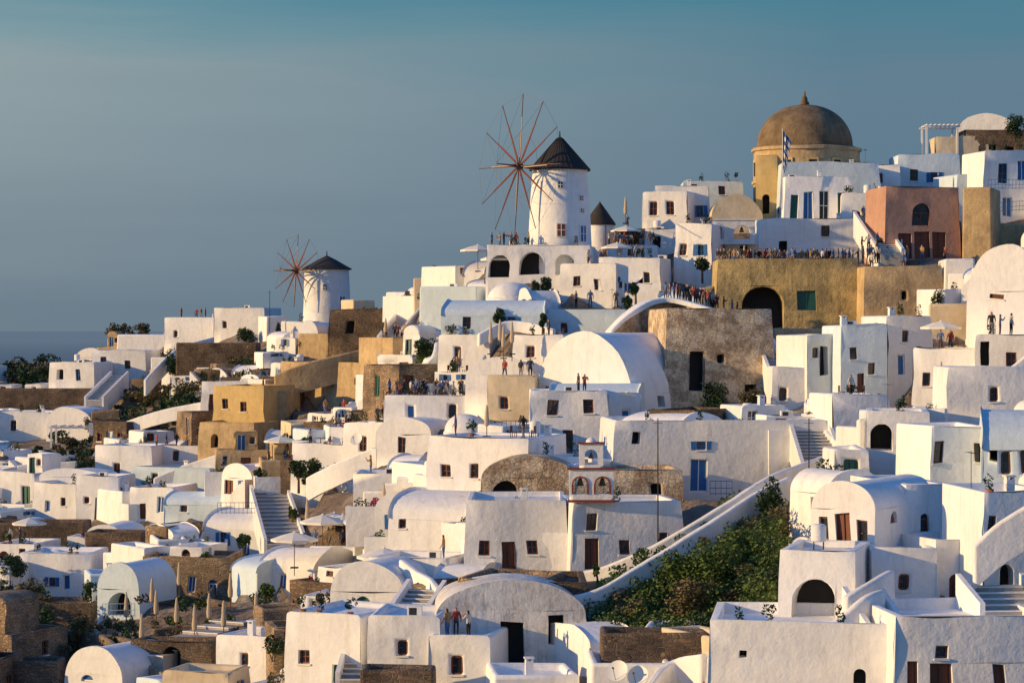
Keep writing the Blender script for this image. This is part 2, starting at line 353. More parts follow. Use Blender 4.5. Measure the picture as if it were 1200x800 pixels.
    if 'court' in add:
        c=MB(); e=XR.uniform(1.8,3); h_=XR.uniform(.7,1); x0=-a-XR.uniform(0,1); x1=a+XR.uniform(0,1); wm_='stone' if XR.random()<(.4 if pxc<420 else .15) else 'white'
        c.box(x0,x1,-e-.15,-e+.15,-2.5,h_-.3,wm_); c.box(x0,x0+.3,-e+.152,-.05,-2.5,h_-.3,wm_); c.box(x1-.3,x1,-e+.152,-.05,-2.5,h_-.3,wm_); c.box(x0+.301,x1-.301,-e+.151,-.02,-2,-.35,'paving')
        for q in range(XR.randrange(1,5)):
            x=XR.uniform(x0+.6,x1-.6); c.lathe((x,-e+.5,-.35),[(.001,0),(.18,0),(.27,.45),(.24,.47),(.001,.4)],'clay',10); leaves(c,(x,-e+.5,.05),.42,.42,.7,80,.1,XR.choice(['leaf','leafd','leafd','leaf','flower']),XR)
        c.obj('courtyard_wall',parent=root,bevel=.09,wob=.08,seed=sd+.3,smooth=0)
    if 'stair' in add and H>2:
        c=MB(); n=int(hw/.2); sgn=XR.choice([-1,1]); run=min(W*.9,n*.26); wd=.9
        for i in range(n):
            x=sgn*(a-run+run*i/n)-(0 if sgn>0 else run/n); c.box(x,x+run/n+.005,-wd,-.04,-2,hw*(i+1)/n-pd-.02,'white')
        c.obj('outside_stairs',parent=root,smooth=0)
    if extra and roof=='flat' and W>3 and mat in('white','bluewash'):
        ex=MB(); rnd=random.Random(sd)
        if rnd.random()<.3:
            x=rnd.uniform(-a+.7,a-.7); y=rnd.uniform(1,d-1)
            ex.box(x-.22,x+.22,y-.22,y+.22,hw-.4,hw+.5,'white'); ex.box(x-.28,x+.28,y-.28,y+.28,hw+.63,hw+.71,'white')
            for q in (-.16,.16): ex.box(x+q-.05,x+q+.05,y-.2,y+.2,hw+.49,hw+.64,'white')
        if rnd.random()<.15:
            x=rnd.uniform(-a+.8,a-.8); y=d*.7
            ex.lathe((x,y,hw-.4),[(.35,.5),(.4,.55),(.4,1.3),(.3,1.4),(0.02,1.42)],'white',12)
            for q in(-.25,.25): ex.tube((x+q,y,hw-.4),(x+q,y,hw+.15),.04,.04,'metal')
        if rnd.random()<.1:
            x=rnd.uniform(-a+.5,a-.5)
            ex.tube((x,d*.5,hw-.4),(x,d*.5,hw+1.9),.025,.02,'metal',4); ex.tube((x-.1,d*.5-.6,hw+1.8),(x+.1,d*.5+.6,hw+1.8),.015,.015,'metal',4)
            for q in range(5): ex.tube((x-.2,d*.5-.5+q*.25,hw+1.8),(x+.2,d*.5-.5+q*.25,hw+1.8),.01,.01,'metal',4)
        if rnd.random()<.25:
            x=rnd.uniform(-a+.6,a-.8); ex.box(x,x+.85,d*.4,d*.4+.35,hw-.3,hw+.3,'fwhite'); ex.box(x+.1,x+.55,d*.4-.01,d*.4+.02,hw-.2,hw+.22,'metal')
        if rnd.random()<.45:
            for q in range(rnd.randrange(1,4)):
                x=rnd.uniform(-a+.5,a-.5); ex.lathe((x,.75,hw-pd),[(.001,0),(.15,0),(.22,.4),(.2,.42),(.001,.36)],'clay',8); leaves(ex,(x,.75,hw-pd+.35),.4,.4,.65,70,.1,'leafd',rnd)
        if ex.f: ex.obj('roof_fittings',parent=root,bevel=.02)
    return root,W,d,hw,D
# ------------------------------------------------------------------ walls, stairs, rails
def wallpath(pts,hm,th=.45,mat='white',name='white_wall',key=False):
    w=[P(*p) for p in pts]; mb=MB()
    n=len(w); Ls=[];Rs=[]
    for i in range(n):
        d=(w[min(i+1,n-1)]-w[max(i-1,0)]); d.z=0; d.normalize(); s=Vector((-d.y,d.x,0))*th/2
        Ls.append(w[i]+s); Rs.append(w[i]-s)
    o=w[0].copy()
    dn=Vector((0,0,hm))
    for i in range(n-1):
        a,b,c,e=Rs[i]-o,Rs[i+1]-o,Ls[i+1]-o,Ls[i]-o
        mb.face([a,b,c,e],mat); mb.face([a-dn,b-dn,b,a],mat); mb.face([c-dn,e-dn,e,c],mat)
    mb.face([Rs[0]-o-dn,Rs[0]-o,Ls[0]-o,Ls[0]-o-dn],mat); mb.face([Rs[-1]-o,Rs[-1]-o-dn,Ls[-1]-o-dn,Ls[-1]-o],mat)
    return mb.obj(name,o,bevel=.14,wob=.09,seed=len(pts)+w[0].x)
def smoothpts(pts,k=5):
    A=np.array([(p[0],p[1],p[2] if len(p)>2 else depth(p[0],p[1]+6)) for p in pts]); n=len(A); out=[]
    for i in range(n-1):
        p0,p1,p2,p3=A[max(i-1,0)],A[i],A[i+1],A[min(i+2,n-1)]
        for t in np.linspace(0,1,k,endpoint=False):
            out.append(tuple(.5*((2*p1)+(-p0+p2)*t+(2*p0-5*p1+4*p2-p3)*t*t+(-p0+3*p1-3*p2+p3)*t**3)))
    out.append(tuple(A[-1])); return out
def stairs(a,b,wm=1.8,mat='paving',side=True,name='stone_staircase'):
    A=P(*a);B=P(*b); o=A.copy(); d=B-A; dz=d.z; hd=Vector((d.x,d.y,0)); Lh=hd.length; ang=math.atan2(hd.y,hd.x)
    n=max(4,int(abs(dz)/.19)); mb=MB()
    for i in range(n):
        x0=Lh*i/n; x1=Lh*(i+1)/n+.02; z=dz*(i+1)/n
        mb.box(x0,x1,-wm/2,wm/2,z-1.6,z,mat)
        mb.box(x0-.03,x0+.05,-wm/2+.01,wm/2-.01,z-.05,z+.012,'white')
    if side:
        for sgn in(-1,1):
            y0=sgn*(wm/2+.14)
            mb.hexa([(0,y0-.13,-2),(Lh,y0-.13,dz-2),(Lh,y0+.13,dz-2),(0,y0+.13,-2),(0,y0-.13,.6),(Lh,y0-.13,dz+.6),(Lh,y0+.13,dz+.6),(0,y0+.13,.6)],'white')
    return mb.obj(name,o,ang,smooth=0)
def railing(a,b,h=1.0,mat='metal',D=None,name='metal_railing'):
    A=P(*a);B=P(*b); mb=MB(); o=A.copy(); B=B-o; L=B.length; n=max(2,int(L/.35))
    for z in (h,h*.5,.12): mb.tube((0,0,z),B+Vector((0,0,z)),.03,.03,mat,4)
    for i in range(n+1):
        q=B*i/n; mb.tube(q,q+Vector((0,0,h)),.022,.022,mat,4)
    return mb.obj(name,o,smooth=0)
RNG=random.Random(3)
def bush(px,py,w,h,mat='leaf',name='shrub',n=None,D=None,key=False):
    if D is None: D=depth(px,py)
    s=F/D; mb=MB(); W=w/s;H=h/s
    n=n or int(min(2600,200+W*H*260))
    for i in range(3): mb.tube((RNG.uniform(-.1,.1),0,-.5),(RNG.uniform(-.3,.3)*W,RNG.uniform(-.2,.2)*W,H*.6),.05,.02,'bark',5)
    leaves(mb,(0,0,0),W/2,W/2*.8,H*.62,n,.13,mat,RNG)
    return mb.obj(name,P(px,py,D),smooth=0)
def tree(px,py,w,h,mat='leafd',name='tree',D=None,crown=.6):
    if D is None: D=depth(px,py)
    s=F/D; mb=MB(); W=w/s;H=h/s
    top=Vector((0,0,H*(1-crown)))
    mb.tube((0,0,-.6),top,.13,.09,'bark',7)
    for i in range(6):
        a=i*1.05; mb.tube(top,top+Vector((math.cos(a)*W*.32,math.sin(a)*W*.32,H*crown*.5)),.06,.015,'bark',5)
    leaves(mb,(0,0,H*(1-crown)*.9),W/2,W/2,H*crown*.62,int(500+W*H*150),.13,mat,RNG)
    return mb.obj(name,P(px,py,D),smooth=0)
def brushmass(poly_fn,n,mat,name,hs=(.6,1.4),size=.15,per=150,seed=1,up=0):
    rng=random.Random(seed); mb=MB(); k=0; t=0
    while k<n and t<n*30:
        t+=1; q=poly_fn(rng)
        if q is None: continue
        px,py=q; p=P(px,py); p.z+=up-.5; r=rng.uniform(*hs)
        leaves(mb,p,r*1.1,r*1.1,r*rng.uniform(.6,1.0),int(per*r*r)+60,size,mat if isinstance(mat,str) else rng.choice(mat),rng); k+=1
    return mb.obj(name,smooth=0)
def build_sea():
    m,nt,b=newmat('sea_water_painted_haze'); N=nt.nodes; L=nt.links
    b.inputs['Roughness'].default_value=.6; b.inputs['Specular IOR Level'].default_value=.2
    geo=N.new('ShaderNodeNewGeometry'); mp=N.new('ShaderNodeMapping'); mp.inputs['Scale'].default_value=(.01,.004,1); L.new(geo.outputs['Position'],mp.inputs['Vector'])
    n=N.new('ShaderNodeTexNoise'); n.inputs['Scale'].default_value=1; n.inputs['Detail'].default_value=6; L.new(mp.outputs['Vector'],n.inputs['Vector'])
    bp=N.new('ShaderNodeBump'); bp.inputs['Strength'].default_value=.15; L.new(n.outputs['Fac'],bp.inputs['Height']); L.new(bp.outputs['Normal'],b.inputs['Normal'])
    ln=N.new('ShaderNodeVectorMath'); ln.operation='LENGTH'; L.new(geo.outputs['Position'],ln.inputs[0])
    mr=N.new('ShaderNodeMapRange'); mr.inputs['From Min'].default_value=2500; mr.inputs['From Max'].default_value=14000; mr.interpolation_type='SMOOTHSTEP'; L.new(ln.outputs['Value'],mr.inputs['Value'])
    mx=N.new('ShaderNodeMixRGB'); mx.inputs['Color1'].default_value=(.15,.21,.22,1); mx.inputs['Color2'].default_value=(.29,.36,.34,1); L.new(mr.outputs[0],mx.inputs['Fac']); L.new(mx.outputs[0],b.inputs['Base Color'])  # water colour pales with distance: aerial haze painted into the base colour
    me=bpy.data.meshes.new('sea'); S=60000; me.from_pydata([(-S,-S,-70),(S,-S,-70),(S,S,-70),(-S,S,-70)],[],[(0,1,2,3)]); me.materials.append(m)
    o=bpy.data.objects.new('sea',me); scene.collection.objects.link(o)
build_sea()
# ------------------------------------------------------------------ windmills
def windmill(cx,base,topy,rpx_b,rpx_t,apex,D,hub,wr,axis,n=12,name='windmill',ops=()):
    s=F/D; mb=MB(); o=P(cx,base,D); H=(base-topy)/s; rb=rpx_b/s; rt=rpx_t/s; A=(base-apex)/s
    mb.lathe((0,0,0),[(rb*1.03,-4),(rb,0),(rb*.97,H*.33),((rb+rt)/2*.99,H*.66),(rt,H-.35),(rt*1.02,H-.1),(rt*1.02,H)],'white',40)
    root=mb.obj(name,o,smooth=40,wob=.05)
    c=MB(); c.lathe((0,0,0),[(rt*1.0,H-.02),(rt*1.12,H-.12),(rt*1.12,H+.02),(rt*.8,H+(A-H)*.3),(rt*.42,H+(A-H)*.66),(rt*.1,A-.15),(.08,A-.05),(.05,A+.5),(.001,A+.55)],'thatch',40)
    for i in range(40):
        t=2*math.pi*(i+.5)/40; c.tube((math.cos(t)*rt*1.12,math.sin(t)*rt*1.12,H-.02),(math.cos(t)*rt*.12,math.sin(t)*rt*.12,A-.2),.05,.03,'thatch',4)
    c.obj('conical_cap',parent=root,smooth=30)
    w=MB()
    for (px,py,ww,hh,k) in ops:
        x=(px-cx)/s; z=(base-py)/s; r=rb+(rt-rb)*(z/H); y=-math.sqrt(max(.1,r*r-x*x)); a=math.atan2(x,-y)
        T=Matrix.Translation((x,y,z))@Matrix.Rotation(a,4,'Z'); W2=ww/s/2; h2=hh/s
        w.box(-W2-.1,W2+.1,-.1,.3,-.1,h2+.1,'fwhite',T); w.box(-W2,W2,-.13,.2,0,h2,k,T); w.box(-.04,.04,-.16,0,0,h2,'fwhite',T); w.box(-W2,W2,-.155,0,h2*.5-.03,h2*.5+.03,'fwhite',T)
    if w.f: w.obj('windows_and_doors',parent=root,smooth=0)
    ax=Vector((axis[0],axis[1],.06)).normalized(); hz=(base-hub[1])/s; hx=(hub[0]-cx)/s
    hubp=Vector((hx,axis[1]/axis[0]*hx,hz)); wl=MB()
    wl.tube((0,0,hz-.3),hubp+ax*.8,.2,.14,'wood',8); 
    wl.tube(hubp-ax*.3,hubp+ax*.4,.36,.32,'wood',12)
    u=ax.cross(Vector((0,0,1))).normalized(); v=u.cross(ax).normalized(); tips=[]
    Rr=wr/s; prow=hubp+ax*2.6; wl.tube(hubp,prow,.1,.05,'wood',6)
    for i in range(n):
        t=2*math.pi*i/n+.02; d=u*math.cos(t)+v*math.sin(t); tip=hubp+d*Rr; tips.append(tip)
        wl.tube(hubp,tip,.075,.04,'wood',5); wl.tube(tip,prow,.011,.011,'rope',3)
        sp=d.cross(ax)*.12
        wl.tube(hubp+d*Rr*.12+sp,hubp+d*Rr*.68+sp*.4,.06,.055,'canvas' if i%3==0 else 'red',5)
    for i in range(n):
        a=tips[i];b=tips[(i+1)%n]; wl.tube(a,b,.012,.012,'rope',3); wl.tube(hubp+(a-hubp)*.45,hubp+(b-hubp)*.45,.013,.013,'rope',3)
    wl.obj('sail_wheel',parent=root,smooth=0)
    KEYS.append((cx-rpx_b,cx+rpx_b,topy,base,D)); return root
windmill(656,286,199,37,32,160,236,(608,197),84,(-.83,-.56),ops=[(657,278,9,14,'brown'),(680,236,5,5,'dark'),(681,250,5,4,'glass'),(656,222,5,7,'glass'),(682,284,8,18,'blue')])
windmill(383,374,315,28,26,299,305,(350,318),42,(-.72,-.7),ops=[(402,362,7,14,'blue'),(383,340,4,6,'glass')])
def smallcap():
    mb=MB(); D=250; s=F/D; o=P(703,275,D)
    mb.lathe((0,0,0),[(17/s,-3),(17/s,12/s)],'white',32); mb.lathe((0,0,0),[(17/s,12/s),(18.5/s,11/s),(18.5/s,13/s),(8/s,28/s),(.05,38/s),(.001,40/s)],'thatch',32)
    mb.obj('windmill',o,smooth=35)
smallcap()
# ------------------------------------------------------------------ domed church
def church():
    D=266; s=F/D; o=P(945,240,D); mb=MB(); r=62/s
    H=66/s
    mb.lathe((0,0,0),[(r,-4),(r,H*.35),(r*1.03,H*.37),(r*1.03,H*.42),(r,H*.44),(r,H-.5),(r*1.04,H-.4),(r*1.04,H-.1),(r*.99,H)],'ochre',16,a0=.2)
    root=mb.obj('domed_church',o,smooth=25,wob=.1)
    d=MB(); rd=56/s; hd=52/s
    d.lathe((-.2,0,H-.1),[(rd*1.03,0),(rd*1.03,.25),(rd,.3)]+[(rd*math.cos(t)**.92,.3+(hd-.3)*math.sin(t)) for t in np.linspace(.03,math.pi/2-.05,18)]+[(.5,hd+.02),(.5,hd+.3),(.35,hd+.35),(.3,hd+.8),(.12,hd+1),(.1,hd+1.4),(.001,hd+1.6)],'dome',48)
    d.obj('dome',parent=root,smooth=35)
    w=MB()
    for i in range(7):
        a=-math.pi/2+(i-3)*.48; T=Matrix.Translation((math.cos(a)*r*.985,math.sin(a)*r*.985,0))@Matrix.Rotation(a+math.pi/2,4,'Z')
        w.box(-.45,.45,-.04,.3,H*.5,H*.74,'dark',T)
        w.box(-.6,.6,-.12,.1,H*.74,H*.78,'yellow',T); w.box(-.6,-.45,-.12,.1,H*.5,H*.74,'yellow',T); w.box(.45,.6,-.12,.1,H*.5,H*.74,'yellow',T)
    w.obj('drum_windows',parent=root,smooth=0)
    KEYS.append((882,1008,172,235,D))
church()
# ------------------------------------------------------------------ key buildings
h=house
h(885,912,182,258,5,10,'flat','yellow',[(897,250,9,22,'ak')],name='yellow_chapel',D=256)
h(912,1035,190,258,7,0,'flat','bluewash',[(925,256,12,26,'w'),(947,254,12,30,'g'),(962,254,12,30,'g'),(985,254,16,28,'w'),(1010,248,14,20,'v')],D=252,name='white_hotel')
h(918,1000,207,262,2.5,0,'flat','white',[(930,258,9,30,'g'),(947,258,12,34,'b'),(966,258,12,34,'v'),(988,258,10,32,'g')],D=247,name='white_veranda',par=.1)
h(985,1055,193,232,6,8,'flat','white',[(1030,215,8,12,'w')],D=258)
h(1052,1126,180,225,7,0,'flat','bluewash',[(1070,212,10,14,'w'),(1095,214,9,12,'u')],D=259,rmat='white')
h(1120,1192,134,186,6,12,'vault','white',[(1148,182,16,30,'aw')],D=266,rise=2.2)
h(1128,1215,152,205,6,0,'flat','stone',[(1160,190,14,20,'k'),(1185,190,10,18,'k')],D=262,name='stone_house')
h(1095,1160,160,205,4,0,'flat','cream',[(1110,200,12,20,'k'),(1140,200,12,18,'w')],D=262)
h(1150,1215,176,262,6,-12,'flat','white',[(1175,215,12,24,'u'),(1200,212,12,24,'b'),(1180,255,12,24,'b')],D=246)
h(1120,1165,205,262,6,-15,'flat','bluewash',[(1145,235,10,16,'w')],D=250)
h(1155,1230,262,300,5,0,'flat','ochre',D=232,name='ochre_wall_building')
h(1035,1128,219,306,7,-8,'flat','pink',[(1079,264,22,26,'aw'),(1060,303,16,30,'d'),(1102,303,16,32,'d'),(1081,303,20,32,'d')],D=226,name='terracotta_house')
h(1128,1162,219,306,7,18,'flat','ochre',[],D=225,name='ochre_annex')
h(888,1036,256,305,6,0,'flat','white',[(967,278,10,14,'w'),(918,300,10,18,'k'),(1010,286,9,14,'w')],D=240,name='white_terrace_building')
h(985,1036,226,300,5,6,'flat','white',[(1004,262,9,14,'w')],D=243)
h(832,894,229,262,6,0,'vault','cream',[],D=249,rise=2.6,name='cream_vaulted_chapel')
h(752,806,224,272,6,20,'flat','white',[(765,252,9,16,'w'),(785,252,9,16,'w')],D=252)
h(766,832,217,262,6,5,'flat','white',[(780,240,9,12,'w'),(800,250,10,20,'b'),(820,255,9,14,'u')],D=254)
h(800,872,212,242,5,0,'flat','bluewash',[(812,226,10,10,'k'),(846,228,8,10,'w')],D=262)
h(790,834,262,338,6,25,'flat','white',[(800,300,8,14,'w'),(820,300,8,14,'u')],D=232)
h(828,890,284,306,6,0,'flat','cream',[(845,303,10,16,'k'),(872,303,10,16,'k')],D=234)
h(756,796,268,300,5,10,'flat','white',[(770,290,9,14,'k')],D=243)
h(835,1012,303,392,11,2,'flat','castle',[(893,392,50,57,'ao'),(946,364,22,24,'g')],D=216,name='castle_terrace',found=6,par=.9,rmat='paving')
h(1010,1108,312,384,9,-4,'flat','ochre',[(1060,350,6,10,'k')],D=213,name='ochre_retaining_wall',found=6)
h(905,1000,385,420,4,0,'flat','ochre',D=208,name='ochre_retaining_wall')
h(1136,1222,288,405,8,28,'vault','white',[(1168,350,15,22,'w')],D=178,rise=3.4,rops=[(.3,3,.8,1.2,'w')])
h(1088,1136,356,402,6,10,'flat','cream',[],D=200)
h(1144,1230,392,455,6,12,'flat','white',[(1155,430,10,30,'k'),(1185,432,12,20,'w')],D=172)
h(1070,1146,408,478,7,18,'flat','white',[(1105,470,12,28,'b'),(1128,455,10,16,'w'),(1085,452,9,16,'w')],D=178)
h(945,986,392,468,6,-18,'flat','white',[(966,440,10,34,'k'),(955,420,7,12,'w')],D=190)
h(984,1042,380,470,6,-8,'flat','bluewash',[(1000,420,9,14,'w'),(1022,440,9,14,'w'),(1008,460,9,22,'d')],D=188)
h(1038,1095,370,470,6,-12,'flat','white',[(1055,440,9,24,'b'),(1078,420,8,14,'w'),(1060,402,8,14,'w')],D=189)
h(975,1045,462,520,6,-10,'flat','white',[(1015,500,9,16,'w')],D=170)
h(1108,1230,430,515,6,0,'flat','white',[(1165,470,10,16,'w')],D=158)
h(1015,1090,482,560,7,8,'flat','white',[(1033,528,26,30,'ao')],D=152)
h(1088,1172,500,580,7,-8,'flat','white',[(1098,542,13,24,'w'),(1150,540,12,22,'w')],D=141)
h(1150,1230,482,600,7,10,'vaultx','bluewash',[(1178,555,11,30,'w'),(1200,555,10,28,'w')],D=137)
h(1085,1150,520,560,3,0,'vault','white',[],D=145,rise=1.2)
h(952,1022,566,662,8.5,34,'vault','white',[(966,632,10,28,'w'),(988,649,17,48,'d'),(1009,641,11,32,'w'),(987,590,12,17,'w')],rops=[(.27,2.2,.75,1.55,'aw'),(.62,2.2,.75,1.55,'aw'),(.88,1.2,.8,2,'aw')],D=126,rise=1.3,name='vaulted_white_chapel')
h(1060,1122,566,700,8,-14,'flat','white',[(1085,632,12,30,'aw'),(1116,710,14,32,'ad')],D=129,rmat='bluewash')
h(1020,1100,640,712,6,0,'flat','white',[(1060,690,12,18,'w')],D=123)
h(912,1002,645,742,6,16,'flat','white',[(953,738,50,60,'ao')],D=120)
h(990,1050,705,742,4,0,'flat','white',[(1020,740,22,30,'ak')],D=119)
h(1095,1160,632,710,5,-16,'flat','white',[(1120,706,16,34,'ad'),(1148,655,8,12,'w')],D=124)
h(1150,1240,575,700,6,-10,'flat','white',[(1180,690,18,30,'ak'),(1162,625,10,20,'w')],D=121)
h(826,1046,728,830,8,8,'flat','white',[(1008,800,14,18,'ak'),(870,770,10,8,'k')],D=114,par=.6)
h(1044,1240,722,840,8,-4,'flat','white',[(1104,771,15,15,'w'),(1068,812,14,38,'d'),(1103,812,26,35,'d'),(1173,812,14,34,'d')],D=112,par=.5)
h(712,978,492,580,9,-5,'flat','white',[(818,577,22,40,'b'),(820,526,12,10,'u'),(740,520,10,14,'k')],D=170,par=.7,name='white_terrace_building')
h(627,738,390,482,12,38,'vault','white',[(655,470,10,22,'w')],D=197,rise=5.0,rops=[(.35,.4,1,1.2,'k')],name='barrel_vaulted_house',rmat='white')
h(618,714,458,535,7,0,'flat','white',[(647,487,13,18,'w'),(690,484,13,16,'w'),(665,530,12,26,'w')],D=186)
h(640,750,450,500,6,8,'vaultx','bluewash',[(735,490,9,18,'w')],D=191)
h(712,752,460,528,6,-10,'flat','white',[(733,500,10,20,'b')],D=187)
h(775,912,362,478,8,-8,'flat','ruin',[(816,458,19,46,'k'),(880,470,14,20,'k'),(845,425,8,10,'k')],D=199,name='ruined_stone_building',found=5)
h(905,946,430,480,5,0,'flat','white',[(918,470,9,16,'w')],D=190)
h(563,676,537,590,6,4,'vault','ruin',[(590,585,30,26,'ak')],D=163,rise=1.3,name='ruined_vault')
h(670,802,550,592,6,-4,'flat','ruin',[(770,585,12,18,'k')],D=163,name='ruined_stone_building')
h(543,668,586,674,8,0,'flat','white',[(566,650,13,17,'w'),(596,672,16,38,'d'),(624,650,13,17,'w')],D=153)
h(668,802,588,670,7,-6,'flat','white',[(693,666,18,36,'d'),(692,620,13,19,'w'),(732,650,12,17,'w'),(778,645,10,20,'w')],D=151)
h(498,622,512,590,7,24,'flat','white',[(520,560,12,16,'w'),(555,560,10,16,'w')],D=170,par=.2)
h(452,548,578,658,7,22,'vaultx','white',[(470,620,10,16,'w'),(505,600,12,16,'w'),(530,640,10,22,'b')],D=166)
h(508,688,684,785,6,-3,'vault','white_old',[(601,782,27,52,'k'),(653,755,19,36,'k'),(560,720,8,8,'k')],D=137,rise=1.6,name='weathered_vaulted_house')
h(428,520,722,830,6,6,'flat','white',[(470,770,12,18,'w')],D=134)
h(330,424,718,830,6,28,'flat','white',[(355,780,14,16,'w'),(395,800,12,22,'g')],D=137)
h(384,474,660,735,6,14,'vault','white',[(424,738,22,42,'ag'),(402,700,9,12,'w')],D=148,rise=1.8)
h(500,575,745,830,5,12,'flat','white',[(535,790,14,20,'w')],D=133)
h(578,680,790,840,5,-6,'flat','white',[],D=128)
h(690,790,778,840,5,0,'flat','white',D=124)
h(568,694,287,332,8,6,'flat','white',[(584,325,26,26,'ao'),(623,322,30,26,'ao'),(662,322,22,24,'ao')],D=232,name='mill_terrace_house',rmat='paving')
h(655,722,308,356,6,24,'flat','white',[(675,335,9,12,'w'),(700,340,8,14,'w')],D=229)
h(700,775,302,358,6,14,'flat','white',[(718,330,8,12,'w'),(735,345,9,14,'b'),(758,330,8,12,'w')],D=228)
h(712,772,287,310,5,5,'flat','bluewash',[(740,300,8,10,'w')],D=240)
h(515,640,352,398,7,8,'vaultx','bluewash',[(545,385,10,16,'w'),(600,380,9,14,'u')],D=216)
h(560,625,330,360,6,12,'dome','white',[(590,352,8,14,'ab')],D=225)
h(490,560,335,362,6,25,'flat','bluewash',[],D=236)
h(640,735,362,400,7,12,'flat','bluewash',[(660,390,8,12,'w')],D=216)
h(600,660,392,440,6,25,'flat','white',[(620,420,9,14,'w')],D=207)
h(545,625,420,462,6,12,'vault','white',[(585,455,10,20,'ab')],D=207,rise=1.4)
h(570,628,440,500,5,8,'flat','cream',[(590,480,10,14,'w')],D=198)
h(512,575,392,430,6,20,'flat','white',[(535,420,8,14,'w')],D=215)
h(440,505,490,535,6,18,'vault','white',[(470,530,10,20,'w')],D=203,rise=1.4)
h(505,560,486,530,5,22,'dome','white',[(525,520,9,16,'ak')],D=195)
h(448,568,463,498,8,4,'flat','white',[(480,490,9,16,'b'),(530,490,9,16,'w')],D=208,rmat='paving',name='restaurant_terrace',par=.5,extra=False)
h(400,450,495,540,6,26,'flat','white',[(425,530,9,18,'w')],D=212)
h(180,245,522,548,7,8,'flat','white',[(205,540,7,12,'w')],D=254,rmat='paving',name='viewing_terrace',par=.4,extra=False)
h(362,440,640,665,7,4,'flat','white',[(400,662,9,14,'b')],D=190,rmat='paving',name='parasol_terrace',par=.4,extra=False)
# left
h(345,442,391,428,6,24,'flat','ochre',D=282,name='ochre_retaining_wall')
h(322,446,424,478,7,30,'flat','ochre',[(345,455,7,10,'k'),(420,450,6,8,'k')],D=258,name='ochre_retaining_wall')
h(246,312,452,522,7,22,'flat','yellow',[(262,480,8,12,'w'),(285,482,8,12,'w'),(275,515,10,20,'ab'),(255,515,9,18,'ak')],D=250,name='ochre_house')
h(292,336,458,500,6,10,'flat','ochre',[(312,490,7,12,'w')],D=252,name='ochre_house')
h(230,300,495,530,5,26,'flat','ochre',[(250,525,10,16,'ak')],D=246,name='ochre_retaining_wall')
h(384,484,362,394,6,4,'flat','stone',[(410,390,9,14,'k')],D=280,name='stone_house')
h(205,302,402,420,4,2,'flat','stone',D=300,name='stone_retaining_wall')
h(-20,112,456,478,4,0,'flat','stone',D=318,name='stone_retaining_wall')
h(55,112,424,456,6,16,'flat','white',[(70,445,8,12,'k'),(92,446,6,14,'u')],D=330)
h(106,172,410,445,7,10,'flat','white',[(120,430,7,12,'w'),(150,432,7,10,'w')],D=335)
h(135,205,392,412,5,8,'flat','white',D=350)
h(190,262,372,405,6,12,'flat','white',[(205,395,5,8,'w')],D=335)
h(248,312,360,395,6,18,'flat','white',[(262,385,5,9,'w')],D=330)
h(-20,60,482,515,6,8,'flat','white',[(15,505,7,12,'w')],D=298)
h(52,108,478,512,6,14,'vault','white',D=295,rise=1.5)
h(108,180,522,568,7,14,'flat','white',[(135,555,8,12,'w')],D=252)
h(150,250,548,575,6,22,'flat','bluewash',[(180,568,7,12,'w')],D=246)
h(35,92,566,612,6,24,'flat','white',[(55,600,7,14,'b'),(75,592,6,9,'w')],D=240)
h(88,140,558,612,6,8,'flat','white',[(117,610,13,28,'d'),(100,590,6,8,'w')],D=238)
h(150,205,570,615,6,16,'flat','white',[(165,608,8,18,'d'),(188,600,9,20,'b')],D=232)
h(190,260,578,612,6,12,'vaultx','bluewash',[(215,600,8,12,'w')],D=228)
h(235,308,600,655,7,22,'vaultx','white',[(260,640,9,16,'u'),(290,650,9,20,'b')],D=212)
h(-20,100,612,640,4,0,'flat','stone',D=226,name='stone_retaining_wall')
h(98,168,624,650,4,4,'flat','stone',D=216,name='stone_retaining_wall')
h(165,270,652,705,6,4,'flat','stonelt',[(190,690,10,16,'u'),(225,695,10,20,'b'),(250,700,10,20,'ab')],D=196,name='stone_house')
h(20,108,648,705,6,6,'flat','white',[(35,690,7,14,'b'),(78,690,9,18,'b'),(60,685,8,10,'u')],D=206)
h(112,166,660,722,6,20,'vault','bluewash',[(140,720,30,46,'ao')],D=188,rise=2)
h(-20,110,706,732,5,4,'flat','stone',D=190,name='stone_retaining_wall')
h(72,146,760,830,6,30,'vault','white',[(100,800,16,24,'ab')],D=160,rise=1.6)
h(300,372,645,700,6,28,'vaultx','white',[(330,690,10,18,'b')],D=186)
h(340,420,520,572,6,18,'flat','white',[(365,560,9,16,'w'),(395,555,9,14,'w')],D=215)
h(250,330,745,800,6,24,'flat','white',[(285,780,9,14,'w')],D=158)
h(703,832,742,790,3,0,'flat','stone',D=126,name='stone_retaining_wall')
h(420,510,785,830,3,0,'flat','stone',D=129,name='stone_retaining_wall')
h(30,120,742,775,3,0,'flat','stone',D=176,name='stone_retaining_wall')
h(150,250,752,790,3,10,'flat','stone',[(200,785,22,28,'ak')],D=162,name='stone_retaining_wall')
h(290,365,565,590,3,5,'flat','stonelt',D=222,name='stone_retaining_wall')
h(0,70,775,830,3,0,'flat','stone',D=163,name='stone_retaining_wall')
